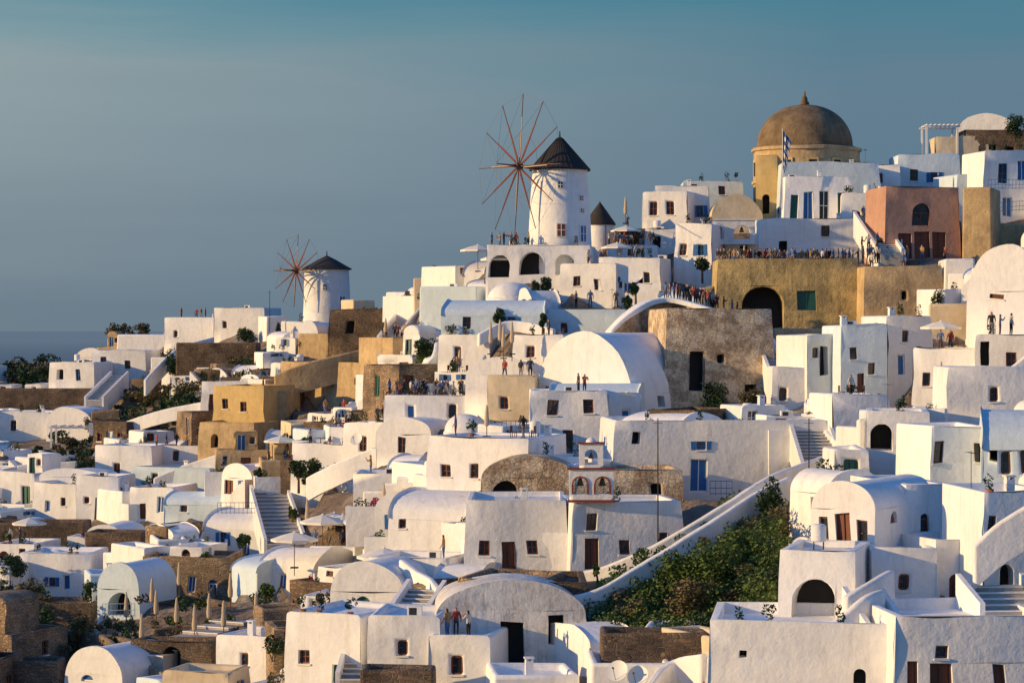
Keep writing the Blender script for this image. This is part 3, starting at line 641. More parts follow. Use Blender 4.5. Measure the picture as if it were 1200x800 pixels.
# ------------------------------------------------------------------ arcs/belfries
def belfry(px,py,w1,h1,w2,h2,D,name='bell_tower',red=True,n=2):
    s=F/D; mb=MB(); ob=MB(); W1=w1/s;H1=h1/s;W2=w2/s;H2=h2/s; th=.6
    def tier(W,z0,z1,holes):
        panel(mb,ob,(-W/2,0),(1,0),(0,-1),W,z0,z1,[(u,z,w,hh,'at%g'%th) for (u,z,w,hh) in holes],'white')
        panel(mb,ob,(W/2,th),(-1,0),(0,1),W,z0,z1,[(W-u,z,w,hh,'at0.01') for (u,z,w,hh) in holes],'white')
        for x,a,b in((-W/2,th,0),(W/2,0,th)): mb.face([(x,a,z0),(x,b,z0),(x,b,z1),(x,a,z1)],'white')
        mb.face([(-W/2,0,z1),(W/2,0,z1),(W/2,th,z1),(-W/2,th,z1)],'white')
    hw=W1/n
    tier(W1,0,H1,[(hw*(i+.5),.5,hw*.62,H1-1.0) for i in range(n)])
    if W2: tier(W2,H1+.12,H1+H2,[(W2/2,H1+.3,W2*.55,H2-.65)])
    root=mb.obj(name,P(px,py,D),0,wob=.02,bevel=.03)
    t=MB(); tm='red' if red else 'white'
    t.box(-W1/2-.12,W1/2+.12,-.12,th+.12,H1,H1+.12,tm); t.box(-W1/2-.08,W1/2+.08,-.08,th+.08,-.02,.14,tm)
    if W2:
        t.box(-W2/2-.1,W2/2+.1,-.1,th+.1,H1+H2,H1+H2+.1,tm)
        zt=H1+H2+.1
        t.lathe((0,th/2,zt),[(.35,0),(.3,.15),(.1,.3),(.001,.32)],'white',12)
        t.box(-.03,.03,th/2-.03,th/2+.03,zt+.3,zt+.95,'fwhite'); t.box(-.2,.2,th/2-.025,th/2+.025,zt+.66,zt+.73,'fwhite')
        for k in range(n):
            xc=-W1/2+hw*(k+.5); r=hw*.31+.05; zc=H1-.5-hw*.31
            for i in range(8):
                a0=math.pi*i/8;a1=math.pi*(i+1)/8; t.tube((xc+r*math.cos(a0),-.02,zc+r*math.sin(a0)),(xc+r*math.cos(a1),-.02,zc+r*math.sin(a1)),.06,.06,tm,4)
            for sg in(-1,1): t.box(xc+sg*r-.06,xc+sg*r+.06,-.05,.02,.5,zc,tm)
    def bell(x,z,k=1):
        t.lathe((x,th/2,z),[(.02,.45*k),(.1*k,.42*k),(.15*k,.25*k),(.2*k,.05*k),(.27*k,-.05*k),(.001,-.02)],'bell',12); t.tube((x,th/2,z+.4*k),(x,th/2,z+.8*k),.02,.02,'metal',4)
    for i in range(n): bell(-W1/2+hw*(i+.5),H1*.52,1)
    if W2: bell(0,H1+H2*.45,.7)
    t.obj('bells_and_trim',parent=root,smooth=30)
belfry(693,588,52,38,28,30,150.4)
belfry(854,286,62,28,0,0,233.5,name='belfry_wall',red=False)
KEYS.append((665,722,520,590,151.5))
# ------------------------------------------------------------------ ramps and parapets
def ramp(pts,hm,name='white_wall',mat='white',th=.45): return wallpath(smoothpts(pts),hm,th,mat,name)
ramp([(640,674,150),(690,668,149),(745,648,148),(800,618,148),(850,590,149),(905,556,152),(965,534,158)],3.2)
ramp([(655,700,141),(700,690,141),(760,655,143),(830,612,145),(880,580,148),(925,558,151)],2.2)
ramp([(470,655,150),(495,672,147),(515,690,143),(516,720,139)],2.5)
ramp([(712,392,207),(740,368,208),(776,352,210),(820,360,209),(880,385,207),(912,412,204)],4.0,name='ochre_wall',mat='ruin',th=.7)
ramp([(712,388,206.3),(740,362,207.3),(776,349,209.3),(820,356,208.3),(880,380,206.3),(914,408,203.3)],.45,th=1.1)
ramp([(322,440,257),(350,428,257),(400,415,258),(446,404,260)],3,name='ochre_wall',mat='ochre',th=.7)
ramp([(905,330,224),(935,312,224)],1.5)
ramp([(990,700,117.5),(1020,680,118.5),(1045,668,120)],2.4)
ramp([(930,735,116),(975,728,116.5),(1010,700,117),(1035,690,118)],2.0)
ramp([(1140,640,119),(1170,612,119),(1205,590,119)],2.2)
ramp([(1005,492,156),(1060,480,158),(1110,478,157)],2)
ramp([(945,470,182),(965,500,172),(985,520,165),(1000,552,155)],2.2)
ramp([(1140,450,165),(1180,432,165),(1215,405,165)],3)
ramp([(960,180,262),(1000,205,258),(1040,222,250)],1.6)
ramp([(560,390,214),(600,375,215),(650,385,213)],1.2)
ramp([(430,640,180),(455,625,178),(490,618,172)],1.8)
ramp([(360,560,208),(400,540,206),(450,520,205)],2)
ramp([(180,560,246),(230,540,246),(290,520,244)],2)
ramp([(130,500,275),(190,480,272),(245,470,270)],1.6)
ramp([(0,552,262),(20,560,258),(34,580,250)],2)
ramp([(20,545,265),(90,540,265)],1.4)
ramp([(110,735,176),(150,765,166),(215,800,156)],1.5,name='stone_wall',mat='stonelt')
ramp([(170,445,300),(205,410,310),(250,395,320)],2.0)
ramp([(420,470,225),(500,425,222),(512,400,226)],2)
ramp([(760,800,121),(790,772,124),(826,765,122)],2)
for q in ([(0,640,226),(60,644,224),(130,652,218)],[(165,708,190),(230,700,190),(300,712,182)],[(60,738,178),(120,742,174),(170,752,168)],[(180,736,172),(240,730,172),(310,738,166)],[(0,596,252),(40,600,250)],[(210,640,216),(250,650,210)],[(340,600,205),(370,606,203)]):
    ramp(q,2.4,name='stone_wall',mat='stone',th=.5)
stairs((335,640),(315,575),3,side=True)
stairs((460,400,262),(490,362,280),3)
stairs((480,395,258),(505,365,268),2)
stairs((925,440,194),(905,392,212),3)
stairs((968,562,160),(948,500,172),2.5)
stairs((1040,745,116),(1010,700,119),1.6)
stairs((1190,720,116),(1160,685,120),3)
stairs((480,720,141),(500,690,144),2)
stairs((170,770,162),(280,725,172),3,side=False)
stairs((415,800,134),(430,745,140),1.6)
stairs((250,640,212),(262,612,222),2)
stairs((110,470,305),(140,440,320),2)
stairs((1045,300,222),(1015,255,236),2)
for (l,r,t,b,D) in ((640,970,535,680,146),(880,915,545,615,150),(712,915,350,412,204),(310,345,575,640,214),(160,290,725,790,160)): KEYS.append((l,r,t,b,D))
# ------------------------------------------------------------------ terrain
def build_terrain():
    pxs=list(np.arange(-900,2101,10.0)); rows=[]
    K=72
    vs=[];fs=[]
    kk=[k for k in KEYS if k[4]>depth((k[0]+k[1])/2,k[3])+.5]
    for px in pxs:
        r=ridge(px)
        D0=depth(px,r); z0=(HY-r)*D0/F
        col=[]
        for (dd,dz) in ((900,-95),(420,-80),(170,-55),(90,-26),(35,-6),(12,-1.2)):
            D=D0+dd; col.append(((px-600)*D0/F*(1+dd/900*.3),D,max(-95,z0+dz)))
        for i in range(K):
            py=r+(1000-r)*i/(K-1); D=depth(px,py); p=P(px,py,D)
            nz=noise.noise(Vector((p.x*.12,p.y*.12,0)))*.5+noise.noise(Vector((p.x*.5,p.y*.5,3)))*.25
            z=p.z-.9+nz
            for k in kk:
                if k[0]-6<px<k[1]+6 and D<k[4]+1 and py<k[3]: z=min(z,(HY-k[3])*D/F-.35)
            col.append((p.x,p.y,z))
        p=col[-1]
        col.append((p[0]*.8,p[1]*.75,p[2]-14)); col.append((p[0]*.5,p[1]*.35,p[2]-45)); col.append((p[0]*.3,p[1]*.0-30,-95))
        rows.append(col)
    nk=len(rows[0])
    for c in rows: vs+=c
    for i in range(len(rows)-1):
        for j in range(nk-1):
            a=i*nk+j; fs.append((a,a+1,a+nk+1,a+nk))
    me=bpy.data.meshes.new('hillside_terrain'); me.from_pydata(vs,[],fs); me.materials.append(M['terrain']); me.shade_smooth()
    o=bpy.data.objects.new('hillside_terrain',me); scene.collection.objects.link(o)
build_terrain()
# ------------------------------------------------------------------ other houses of the town
RES=[(700,930,590,742),(0,60,690,750),(140,230,455,505),(835,1110,303,390),(815,915,345,420),(165,300,705,775),(0,100,425,452),(360,450,590,645),(640,830,150,215),(300,355,570,650),(0,70,750,775),(60,160,735,760),(40,110,515,552)]
def ov(a,b): 
    w=min(a[1],b[1])-max(a[0],b[0]); hh=min(a[3],b[3])-max(a[2],b[2])
    return max(0,w)*max(0,hh)
fr=random.Random(11); placed=[]; nf=0; vr=random.Random(77)
for _ in range(16000):
    px=fr.uniform(-60,1260); rp=ridge(px); py=rp+6+(835-rp)*fr.random()**1.05
    D=depth(px,py); s=F/D
    small=fr.random()<.5
    W=fr.uniform(2.2,4.2) if small else fr.uniform(4,7.2); H=fr.uniform(1.4,2.4) if small else fr.uniform(2.4,3.8)
    yaw=fr.choice([fr.uniform(5,45),fr.uniform(5,45),fr.uniform(-38,5)])
    w=W*s*math.cos(R(yaw)); hh=H*s; bx=(px-w/2,px+w/2,py-hh,py)
    if hh>py-rp+10 and px>420 : continue
    if 410<px<480 and py<350: continue
    ar=w*hh; bad=False
    for k in KEYS:
        o=ov(bx,k)
        if o>.10*ar and (py>k[3]-4 or D<k[4]+3): bad=True;break
        if abs(py-k[3])<=8 and o>.35*ar: bad=True;break
    if bad: continue
    if any(ov(bx,q)>.15*ar for q in RES): continue
    for k in placed:
        if ov(bx,k)>(.5 if px>420 else .38)*min(ar,(k[1]-k[0])*(k[3]-k[2])): bad=True;break
    if bad: continue
    placed.append(bx); nf+=1
    rf=fr.choices(['flat','vault','vaultx','dome'],[.54,.22,.19,.05])[0]
    left=px<420
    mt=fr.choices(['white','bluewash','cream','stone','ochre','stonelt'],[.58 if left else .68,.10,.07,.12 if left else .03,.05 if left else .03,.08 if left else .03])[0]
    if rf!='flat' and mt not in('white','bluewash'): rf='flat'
    ops=[]
    if not small or fr.random()<.6:
        nn=max(1,int(W/1.9)); dr=fr.randrange(nn)
        for i in range(nn):
            x=px-w/2+w*(i+.5)/nn
            if i==dr and H>2.2: ops.append((x,py-.05*s,.95*s,min(2.0,H*.68)*s,fr.choice(['d','b','g','ad','b','ab','b','d'])))
            elif fr.random()<.85: ops.append((x+fr.uniform(-.2,.2)*s,py-fr.uniform(.8,1.0)*s,fr.uniform(.5,.8)*s,fr.uniform(.7,1.1)*s,fr.choice(['w','v','u','w','aw','u'])))
    rops=[(fr.uniform(.3,.7),1.0,.7,1.0,fr.choice('wvuk'))] if fr.random()<.6 else []
    lops=[(fr.uniform(.3,.7),.05,.9,1.9,fr.choice('dbgb'))] if fr.random()<.4 and H>2.2 else []
    add=[]
    if not small and fr.random()<.35: add.append('upper')
    if fr.random()<.38: add.append('court')
    elif fr.random()<.25: add.append('stair')
    nm={'white':'white_house','bluewash':'white_house','cream':'cream_house','stone':'stone_house','ochre':'ochre_house','stonelt':'stone_house'}[mt]
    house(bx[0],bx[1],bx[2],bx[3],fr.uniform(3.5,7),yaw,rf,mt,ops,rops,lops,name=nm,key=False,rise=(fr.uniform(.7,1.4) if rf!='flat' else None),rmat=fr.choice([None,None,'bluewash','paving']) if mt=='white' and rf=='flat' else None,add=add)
    if vr.random()<(.42 if left else .28):
        bush(vr.choice([bx[0]-3,bx[1]+3]),py+2,vr.uniform(1,2.3)*s,vr.uniform(.9,2)*s,vr.choice(['leaf','leafd','leafd','scrub']),D=D-.8,n=350)
    if nf>=480: break
print('fillers',nf)
for i in range(200):
    px=fr.uniform(0,1200); rp=ridge(px); py=fr.uniform(rp+25,790)
    if any(q[0]-10<px<q[1]+10 and q[2]<py<q[3]+12 for q in RES): continue
    D=depth(px,py); s=F/D; L=fr.uniform(3,7)*s; sl=fr.uniform(-.12,.12)*L
    bx=(px-L/2,px+L/2,py-1.3*s,py+4)
    if any(ov(bx,k)>0 and D<k[4]+2 for k in KEYS): continue
    m=fr.choices(['white','stone','stonelt'],[.45,.35,.2] if px<420 else [.7,.18,.12])[0]
    wallpath([(px-L/2,py-1.1*s,D),(px,py-1.1*s+sl*.4,D-.5),(px+L/2,py-1.1*s+sl,D+fr.uniform(-2,2))],2.4,.4,m,'white_wall' if m=='white' else 'stone_wall')
# ------------------------------------------------------------------ vegetation
def bank(rng):
    px=rng.uniform(700,935); t=(px-700)/235; top=708-150*t**.9; bot=742-40*max(0,t-.6)
    if px>915: return None
    py=rng.uniform(top,bot); return (px,py)
brushmass(bank,200,['leaf','leaf','leaf','leafd','scrub'],'hillside_shrubs',(.6,1.4),.13,260,5)
bush(901,612,32,60,'leafd','cypress_bush',1500,D=147)
bush(838,700,74,70,'leaf',n=3400,D=137); bush(868,672,64,56,'leaf',n=2700,D=139); bush(805,720,50,42,'scrub',n=1700,D=135); bush(800,690,50,46,'leaf',n=1900,D=138)
def box_area(l,r,t,b): return lambda rng:(rng.uniform(l,r),rng.uniform(t,b))
brushmass(box_area(138,232,462,500),60,['scrub','leafd','leaf'],'dry_scrub',(.8,1.8),.2,90,8)
brushmass(box_area(0,56,705,760),34,['scrub','leafd'],'dry_scrub',(.7,1.4),.16,110,9,up=1)
brushmass(box_area(-10,58,430,448),36,['leafd','scrub'],'scrub_patch',(1,2.2),.25,60,10)
brushmass(box_area(40,120,510,556),26,['leafd','scrub'],'scrub_patch',(.7,1.4),.2,90,12)
brushmass(box_area(190,300,412,440),24,['leafd','scrub'],'scrub_patch',(.8,1.5),.2,90,13)
brushmass(box_area(130,180,380,395),14,['scrub'],'scrub_patch',(.8,1.5),.2,90,14)
brushmass(box_area(165,310,708,770),22,['leafd','scrub','leaf'],'scrub_patch',(.4,.9),.14,110,15,up=.6)
brushmass(box_area(60,160,735,765),16,['leafd','scrub'],'scrub_patch',(.5,1.0),.14,110,16,up=.6)
for (x,y,w,hh,mt) in [(365,565,24,28,'leafd'),(110,702,26,22,'leafd'),(95,755,26,36,'scrub'),(500,428,30,22,'leaf'),(343,605,12,14,'leaf'),(745,298,30,10,'leaf'),(835,480,34,34,'leafd'),(880,478,30,22,'scrub'),(1035,298,18,20,'leafd'),(735,362,16,16,'leafd'),(340,505,14,16,'leafd'),(300,455,14,12,'leafd'),(310,700,24,20,'leaf'),(60,545,26,14,'leafd'),(205,440,24,34,'scrub'),(290,400,26,18,'leafd'),(1110,712,26,12,'leafd'),(1190,160,24,26,'leafd'),(700,675,10,14,'leaf'),(452,700,14,14,'leaf'),(1000,470,14,20,'leafd')]:
    bush(x,y,w,hh,mt)
for (x,y,w,hh) in [(640,352,13,28),(585,390,15,30),(636,390,12,24),(500,430,26,34),(823,325,20,26),(628,352,11,24),(745,355,14,24),(15,690,34,44),(350,570,26,34),(205,452,26,40),(430,600,20,28),(285,650,18,26)]: tree(x,y,w,hh)
# ------------------------------------------------------------------ parasols, tables, satellite dishes, people
def parasol_mesh(closed,k):
    mb=MB(); mb.tube((0,0,-.6),(0,0,2.6*k),.035,.03,'wood',6); mb.box(-.3,.3,-.3,.3,-.02,.07,'metal')
    if closed:
        mb.lathe((0,0,0),[(.05,.85*k),(.17,.95*k),(.2,1.3*k),(.13,1.8*k),(.15,1.9*k),(.06,2.5*k),(.001,2.6*k)],'canvas',10)
    else:
        r=1.75*k; mb.lathe((0,0,0),[(r,1.95*k),(r,2.12*k),(r*.5,2.42*k),(.12,2.62*k),(.001,2.75*k)],'canvasw',8)
        for i in range(8):
            t=i*math.pi/4; mb.tube((0,0,2.0*k),(math.cos(t)*r*.95,math.sin(t)*r*.95,2.12*k),.015,.015,'wood',4)
    return mb
def parasol(px,py,D=None,closed=True,k=1.0,loc=None):
    if D is None: D=depth(px,py)
    return parasol_mesh(closed,k).obj('closed_parasol' if closed else 'open_parasol',loc if loc is not None else P(px,py,D),smooth=30 if closed else 0)
for (x,y) in [(148,738),(166,765),(183,735),(207,745),(228,755),(245,740),(262,750),(270,715),(360,625),(315,560),(178,720),(300,740),(450,610),(590,420),(600,415),(942,238),(733,262),(575,415),(948,700),(1103,470),(586,412),(210,700)]: parasol(x,y,k=1.1)
for (x,y,D) in [(378,643,192),(402,643,193),(425,643,192),(392,640,195),(560,318,None),(345,665,None),(450,690,None),(585,330,None)]: parasol(x,y,D,closed=False,k=1.05)
def tableset(px,py,D,loc=None,rz=0):
    mb=MB(); mb.box(-.4,.4,-.4,.4,.71,.75,'wood'); mb.tube((0,0,0),(0,0,.71),.04,.04,'metal',6); mb.box(-.22,.22,-.22,.22,0,.03,'metal')
    for sx in(-1,1):
        x=sx*.75; mb.box(x-.2,x+.2,-.2,.2,.43,.46,'wood'); mb.box(x+sx*.17,x+sx*.2,-.2,.2,.46,.9,'wood')
        for a in(-.17,.17):
            for b in(-.17,.17): mb.box(x+a-.02,x+a+.02,b-.02,b+.02,0,.43,'wood')
    mb.obj('cafe_table_and_chairs',loc if loc is not None else P(px,py,D),rz,smooth=0)
def dish(px,py,D):
    mb=MB(); prof=[(r,r*r*.35) for r in (0.001,.15,.3,.45,.55)]
    mb.lathe((0,0,0),prof,'fwhite',24); mb.tube((0,-.5,.05),(0,-.1,.65),.015,.015,'metal',4); mb.lathe((0,-.08,.66),[(.001,-.06),(.05,-.05),(.05,.06),(.001,.07)],'metal',8); mb.tube((0,0,0),(0,.0,-.5),.04,.04,'metal',6)
    me=mb.obj('satellite_dish',P(px,py,D),smooth=40); me.rotation_euler=(R(62),0,R(-25))
dish(724,786,120); dish(748,792,120); dish(418,515,205); dish(939,640,134)
def flag():
    D=246; mb=MB(); s=F/D; mb.tube((0,0,0),(0,0,94/s),.05,.03,'fwhite',6)
    for i in range(9):
        z0=92/s-i*.42; m='blue' if i%2==0 else 'fwhite'
        for j in range(6):
            x=lambda q: .05+q*.14-(i*.012*q); y=lambda q:math.sin(q*2.4)*.13; dr=lambda q:q*.18
            mm='blue' if (j<3 and i<5 and not(j==1 or i==2)) else m
            mb.face([(x(j),y(j),z0-.42-dr(j)),(x(j+1),y(j+1),z0-.42-dr(j+1)),(x(j+1),y(j+1),z0-dr(j+1)),(x(j),y(j),z0-dr(j))],mm)
    mb.obj('greek_flag',P(917,245,D),smooth=0)
flag()
def pergola(l,r,t,b,D,d=3):
    s=F/D; W=(r-l)/s; H=(b-t)/s; mb=MB()
    for x in(0,W):
        for y in(0,d): mb.box(x-.1,x+.1,y-.1,y+.1,-.5,H-.2,'fwhite')
    for y in(0,d): mb.box(-.3,W+.3,y-.09,y+.09,H-.19,H,'fwhite')
    for i in range(8): x=W*i/7; mb.box(x-.05,x+.05,-.4,d+.4,H+.01,H+.13,'fwhite')
    mb.obj('pergola',P(l,b,D),smooth=0)
pergola(1086,1122,147,182,262); pergola(515,560,395,425,217); pergola(60,130,500,520,280)
def person_mesh(pose,name,mats):
    if pose=='sit':
        J={'pel':(0,0,.5),'sp':(0,.02,.75),'ch':(0,.0,.98),'nk':(0,-.02,1.1),'hd':(0,-.03,1.2),'ht':(0,-.03,1.3),
        'lh':(-.1,-.02,.48),'lk':(-.13,-.42,.5),'la':(-.13,-.42,.08),'lt':(-.13,-.58,.04),'rh':(.1,-.02,.48),'rk':(.13,-.42,.5),'ra':(.13,-.38,.08),'rt':(.13,-.54,.04),
        'ls':(-.19,0,1.02),'le':(-.26,-.08,.75),'lw':(-.18,-.32,.66),'lf':(-.16,-.42,.64),'rs':(.19,0,1.02),'re':(.26,-.08,.75),'rw':(.18,-.32,.66),'rf':(.16,-.42,.64)}
    else:
        st=.22 if pose=='walk' else .03; am=.2 if pose=='walk' else .02
        J={'pel':(0,0,.92),'sp':(0,.01,1.14),'ch':(0,0,1.36),'nk':(0,-.01,1.5),'hd':(0,-.03,1.6),'ht':(0,-.02,1.7),
        'lh':(-.1,0,.9),'lk':(-.11,-st*.6,.5),'la':(-.11,-st+.04,.08),'lt':(-.12,-st-.13,.035),'rh':(.1,0,.9),'rk':(.11,st*.3,.5),'ra':(.11,st+.02,.1),'rt':(.12,st-.14,.035),
        'ls':(-.2,0,1.41),'le':(-.27,am*.5,1.12),'lw':(-.27,am-.1,.86),'lf':(-.26,am-.13,.76),'rs':(.2,0,1.41),'re':(.27,-am*.5,1.12),'rw':(.26,-am-.14,.9),'rf':(.24,-am-.2,.82)}
        if pose=='photo': J['re']=(.24,-.2,1.2); J['rw']=(.1,-.36,1.45); J['rf']=(.06,-.38,1.53); J['le']=(-.24,-.2,1.2); J['lw']=(-.1,-.36,1.42); J['lf']=(-.06,-.38,1.5)
    Rd={'pel':.15,'sp':.13,'ch':.155,'nk':.06,'hd':.1,'ht':.08,'lh':.095,'rh':.095,'lk':.06,'rk':.06,'la':.042,'ra':.042,'lt':.04,'rt':.04,'ls':.065,'rs':.065,'le':.045,'re':.045,'lw':.032,'rw':.032,'lf':.03,'rf':.03}
    E=[('pel','sp'),('sp','ch'),('ch','nk'),('nk','hd'),('hd','ht'),('pel','lh'),('lh','lk'),('lk','la'),('la','lt'),('pel','rh'),('rh','rk'),('rk','ra'),('ra','rt'),('ch','ls'),('ls','le'),('le','lw'),('lw','lf'),('ch','rs'),('rs','re'),('re','rw'),('rw','rf')]
    ks=list(J); me=bpy.data.meshes.new('sk'); me.from_pydata([J[k] for k in ks],[(ks.index(a),ks.index(b)) for a,b in E],[])
    ob=bpy.data.objects.new('sk',me); scene.collection.objects.link(ob)
    md=ob.modifiers.new('s','SKIN')
    for i,k in enumerate(ks): me.skin_vertices[0].data[i].radius=(Rd[k]*(1.15 if k in('ch','pel') else 1),Rd[k]*(.75 if k in('ch','pel','sp') else 1))
    me.skin_vertices[0].data[0].use_root=True
    sb=ob.modifiers.new('b','SUBSURF'); sb.levels=1; sb.render_levels=1
    bpy.context.view_layer.update()
    dg=bpy.context.evaluated_depsgraph_get(); out=bpy.data.meshes.new_from_object(ob.evaluated_get(dg)); out.name=name
    bpy.data.objects.remove(ob)
    out.materials.clear()
    for m in mats: out.materials.append(m)
    hz=J['hd'][2]; wz=J['pel'][2]+.05
    for p in out.polygons:
        c=p.center
        mi=1
        if c.z>J['nk'][2]+.0: mi=3 if (c.z>hz+.04 or c.y>J['hd'][1]+.03) else 2
        elif c.z<.09: mi=3
        elif c.z<wz and (abs(c.x)<.2): mi=0
        for q in ('l','r'):
            if (Vector(J[q+'f'])-c).length<.14 or (Vector(J[q+'e'])*.5+Vector(J[q+'w'])*.5-c).length<.11 or (Vector(J[q+'w'])-c).length<.1: mi=2
        p.material_index=mi; p.use_smooth=True
    return out
cl=[simple('cloth_%d'%i,c,.9,.1) for i,c in enumerate([(.04,.05,.08),(.30,.05,.04),(.5,.48,.44),(.08,.15,.3),(.02,.02,.02),(.35,.22,.1),(.2,.2,.2),(.1,.06,.05)])]
PM=[]
for pose in('stand','walk','photo','sit'):
    for (a,b) in ((0,1),(4,2),(7,3),(6,4),(3,5),(0,4),(4,0)):
        PM.append((pose,person_mesh(pose,'person_'+pose,[cl[a],cl[b],M['skin'],M['hair']])))
pr=random.Random(5)
def personat(p,pose=None,rz=None,col=None):
    c=[m for q,m in PM if q==(pose or pr.choice(['stand','walk','photo','stand']))]
    o=bpy.data.objects.new('person',pr.choice(c) if col is None else c[col]); scene.collection.objects.link(o)
    o.location=p; k=pr.uniform(.94,1.05); o.scale=(k,k,k); o.rotation_euler=(0,0,pr.uniform(-2.5,2.5) if rz is None else rz)
def person(px,py,D,pose=None,rz=None,col=None): personat(P(px,py,D),pose,rz,col)
def zline(n,l,r,py,D0,D1,poses=None):
    for i in range(n):
        D=pr.uniform(D0,D1); px=l+(r-l)*(i+pr.uniform(-.2,.6))/n; z=(HY-py)*D0/F
        person(px,HY-z*F/D,D,pose=poses)
zline(24,840,935,312,217,221.5); zline(15,940,1008,312,217,221); zline(5,1012,1034,309,216,219)
def rampP(px): return float(np.interp(px,[776,820,880],[356,362,386]))
for px in (780,785,790,794,797,801,805,809,812,815,818,822,826,829,833,836,840,848,858,864,806,829): person(px,rampP(px)-4,210.5+pr.random()*2.4)
for px in (1010,1018,1028): person(px,298-(px-1010)*.3,221.5)
person(375,722,151,'stand',.4,3)
person(1162,394,173); person(1172,394,174); person(1185,394,173.5)
zline(14,572,692,291,233,236.5); zline(10,712,772,290,240.6,244)
zline(12,452,564,467,209,213); zline(8,455,560,467,209.5,215,'sit'); zline(6,184,242,526,255,259)
zline(6,366,438,645,191,195)
for i in range(6): tableset(462+i*18,468,210+(i%2)*2.2)
for (x,y) in [(455,452),(520,440),(498,455),(1105,478),(467,420),(735,270)]: person(x,y,depth(x,y)-1)
zline(4,1040,1125,309,223.3,224.5); zline(5,650,760,361,224,226)
# roof terraces in use: visitors, tables, parasols
rr=random.Random(21)
for (loc,rz,W,d,zf,D,pxc) in ROOFS:
    if 300<pxc<760 and 150<D<245 and rr.random()<.42 or rr.random()<.10:
        Mx=Matrix.Translation(loc)@Matrix.Rotation(rz,4,'Z')
        for q in range(rr.randrange(1,5)): personat(Mx@Vector((rr.uniform(-W/2+.8,W/2-.8),rr.uniform(.8,d*.6),zf+.02)))
        if rr.random()<.5: tableset(0,0,0,loc=Mx@Vector((rr.uniform(-W/2+1.2,W/2-1.2),d*.5,zf+.02)),rz=rz)
        if rr.random()<.35: parasol(0,0,D,closed=rr.random()<.5,k=.9,loc=Mx@Vector((rr.uniform(-W/2+1.2,W/2-1.2),d*.6,zf+.02)))
railing((480,462,222),(560,462,214)); railing((588,508,184),(615,508,184)); railing((832,580,168),(858,580,168),mat='blue'); railing((1158,222,243),(1215,222,243),mat='blue'); railing((1150,250,243),(1215,246,243),mat='blue')
railing((915,612,147),(945,616,146),mat='fwhite'); railing((120,722,186),(158,722,184),mat='blue'); railing((255,602,209),(300,602,209),mat='blue')
def pole(px,b,t,D):
    mb=MB(); mb.tube((0,0,-1),(0,0,(b-t)*D/F),.05,.035,'metal',6); mb.tube((-.3,0,(b-t)*D/F-.3),(.3,0,(b-t)*D/F-.3),.02,.02,'metal',4); mb.obj('utility_pole',P(px,b,D),smooth=0)
pole(771,640,490,149); pole(948,560,490,150); pole(316,380,340,300); pole(710,300,255,235)
# ------------------------------------------------------------------ sky, sun, camera
sv=Vector((-.95,-.235,.225)).normalized()
el=math.asin(sv.z); rot=math.atan2(sv.x,sv.y)
w=bpy.data.worlds.new('World'); scene.world=w; w.use_nodes=True; nt=w.node_tree; N=nt.nodes; L=nt.links
bg=N['Background']; bg.inputs['Strength'].default_value=.14
sk=N.new('ShaderNodeTexSky'); sk.sky_type='NISHITA'; sk.sun_disc=False; sk.sun_elevation=el; sk.sun_rotation=rot; sk.air_density=1.4; sk.dust_density=.6; sk.ozone_density=4
tint=N.new('ShaderNodeMixRGB'); tint.blend_type='MULTIPLY'; tint.inputs['Fac'].default_value=1; tint.inputs['Color2'].default_value=(.56,1.0,1.55,1); L.new(sk.outputs[0],tint.inputs['Color1'])
tc=N.new('ShaderNodeTexCoord'); nz=N.new('ShaderNodeVectorMath'); nz.operation='NORMALIZE'; L.new(tc.outputs['Generated'],nz.inputs[0])
sx=N.new('ShaderNodeSeparateXYZ'); L.new(nz.outputs[0],sx.inputs[0])
mpn=N.new('ShaderNodeMapping'); mpn.inputs['Scale'].default_value=(4,4,40); L.new(nz.outputs[0],mpn.inputs['Vector'])
cn=N.new('ShaderNodeTexNoise'); cn.inputs['Scale'].default_value=1.2; cn.inputs['Detail'].default_value=4; L.new(mpn.outputs[0],cn.inputs['Vector'])
ad=N.new('ShaderNodeMath'); ad.operation='MULTIPLY_ADD'; ad.inputs[1].default_value=.05; L.new(cn.outputs['Fac'],ad.inputs[0]); L.new(sx.outputs['Z'],ad.inputs[2])
sb=N.new('ShaderNodeMath'); sb.operation='SUBTRACT'; sb.inputs[1].default_value=.025; L.new(ad.outputs[0],sb.inputs[0])
mr=N.new('ShaderNodeMapRange'); mr.inputs['From Min'].default_value=-.02; mr.inputs['From Max'].default_value=.18; L.new(sb.outputs[0],mr.inputs['Value'])
def ramp_(cols):
    cr=N.new('ShaderNodeValToRGB'); e=cr.color_ramp.elements
    e[0].position=cols[0][0]; e[0].color=(*cols[0][1],1); e[1].position=cols[-1][0]; e[1].color=(*cols[-1][1],1)
    for p,c in cols[1:-1]: k=e.new(p); k.color=(*c,1)
    L.new(mr.outputs[0],cr.inputs['Fac']); return cr
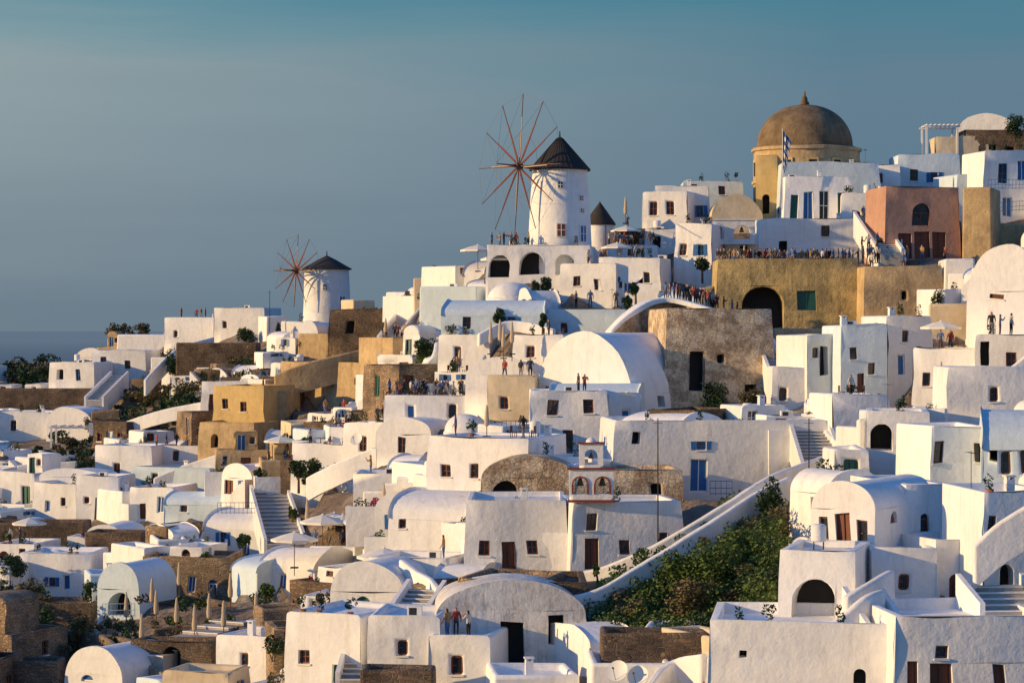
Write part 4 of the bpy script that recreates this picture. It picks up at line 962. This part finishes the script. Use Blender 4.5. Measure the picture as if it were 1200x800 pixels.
left=ramp_([(0,(.155,.21,.255)),(.12,(.16,.22,.27)),(.4,(.245,.31,.345)),(.62,(.29,.365,.385)),(.72,(.21,.335,.375)),(.82,(.11,.27,.35)),(1,(.07,.23,.32))])
right=ramp_([(0,(.12,.17,.225)),(.12,(.125,.185,.25)),(.4,(.125,.20,.275)),(.62,(.125,.215,.285)),(.75,(.085,.215,.29)),(.85,(.065,.21,.295)),(1,(.05,.19,.29))])
mrx=N.new('ShaderNodeMapRange'); mrx.inputs['From Min'].default_value=-.24; mrx.inputs['From Max'].default_value=.14; L.new(sx.outputs['X'],mrx.inputs['Value'])
mxa=N.new('ShaderNodeMixRGB'); L.new(mrx.outputs[0],mxa.inputs['Fac']); L.new(left.outputs[0],mxa.inputs['Color1']); L.new(right.outputs[0],mxa.inputs['Color2'])
sc=N.new('ShaderNodeVectorMath'); sc.operation='SCALE'; sc.inputs['Scale'].default_value=1/.14; L.new(mxa.outputs[0],sc.inputs[0])
mrz=N.new('ShaderNodeMapRange'); mrz.inputs['From Min'].default_value=.16; mrz.inputs['From Max'].default_value=.45; L.new(sx.outputs['Z'],mrz.inputs['Value'])
mxb=N.new('ShaderNodeMixRGB'); L.new(mrz.outputs[0],mxb.inputs['Fac']); L.new(sc.outputs[0],mxb.inputs['Color1']); L.new(tint.outputs[0],mxb.inputs['Color2'])
L.new(mxb.outputs[0],bg.inputs['Color'])
sd=bpy.data.lights.new('sun','SUN'); sd.energy=5.0; sd.angle=R(.6); sd.color=(1,.66,.28)
so=bpy.data.objects.new('sun',sd); so.rotation_euler=sv.to_track_quat('Z','Y').to_euler(); scene.collection.objects.link(so)
cam=bpy.data.cameras.new('camera'); cam.sensor_width=36; cam.lens=36*F/1200; cam.clip_end=200000; cam.clip_start=1; cam.shift_y=-(400-HY)/1200
co=bpy.data.objects.new('camera',cam); co.rotation_euler=(R(90),0,0); scene.collection.objects.link(co); scene.camera=co
scene.view_settings.view_transform='Standard'; scene.view_settings.look='None'; scene.view_settings.exposure=0
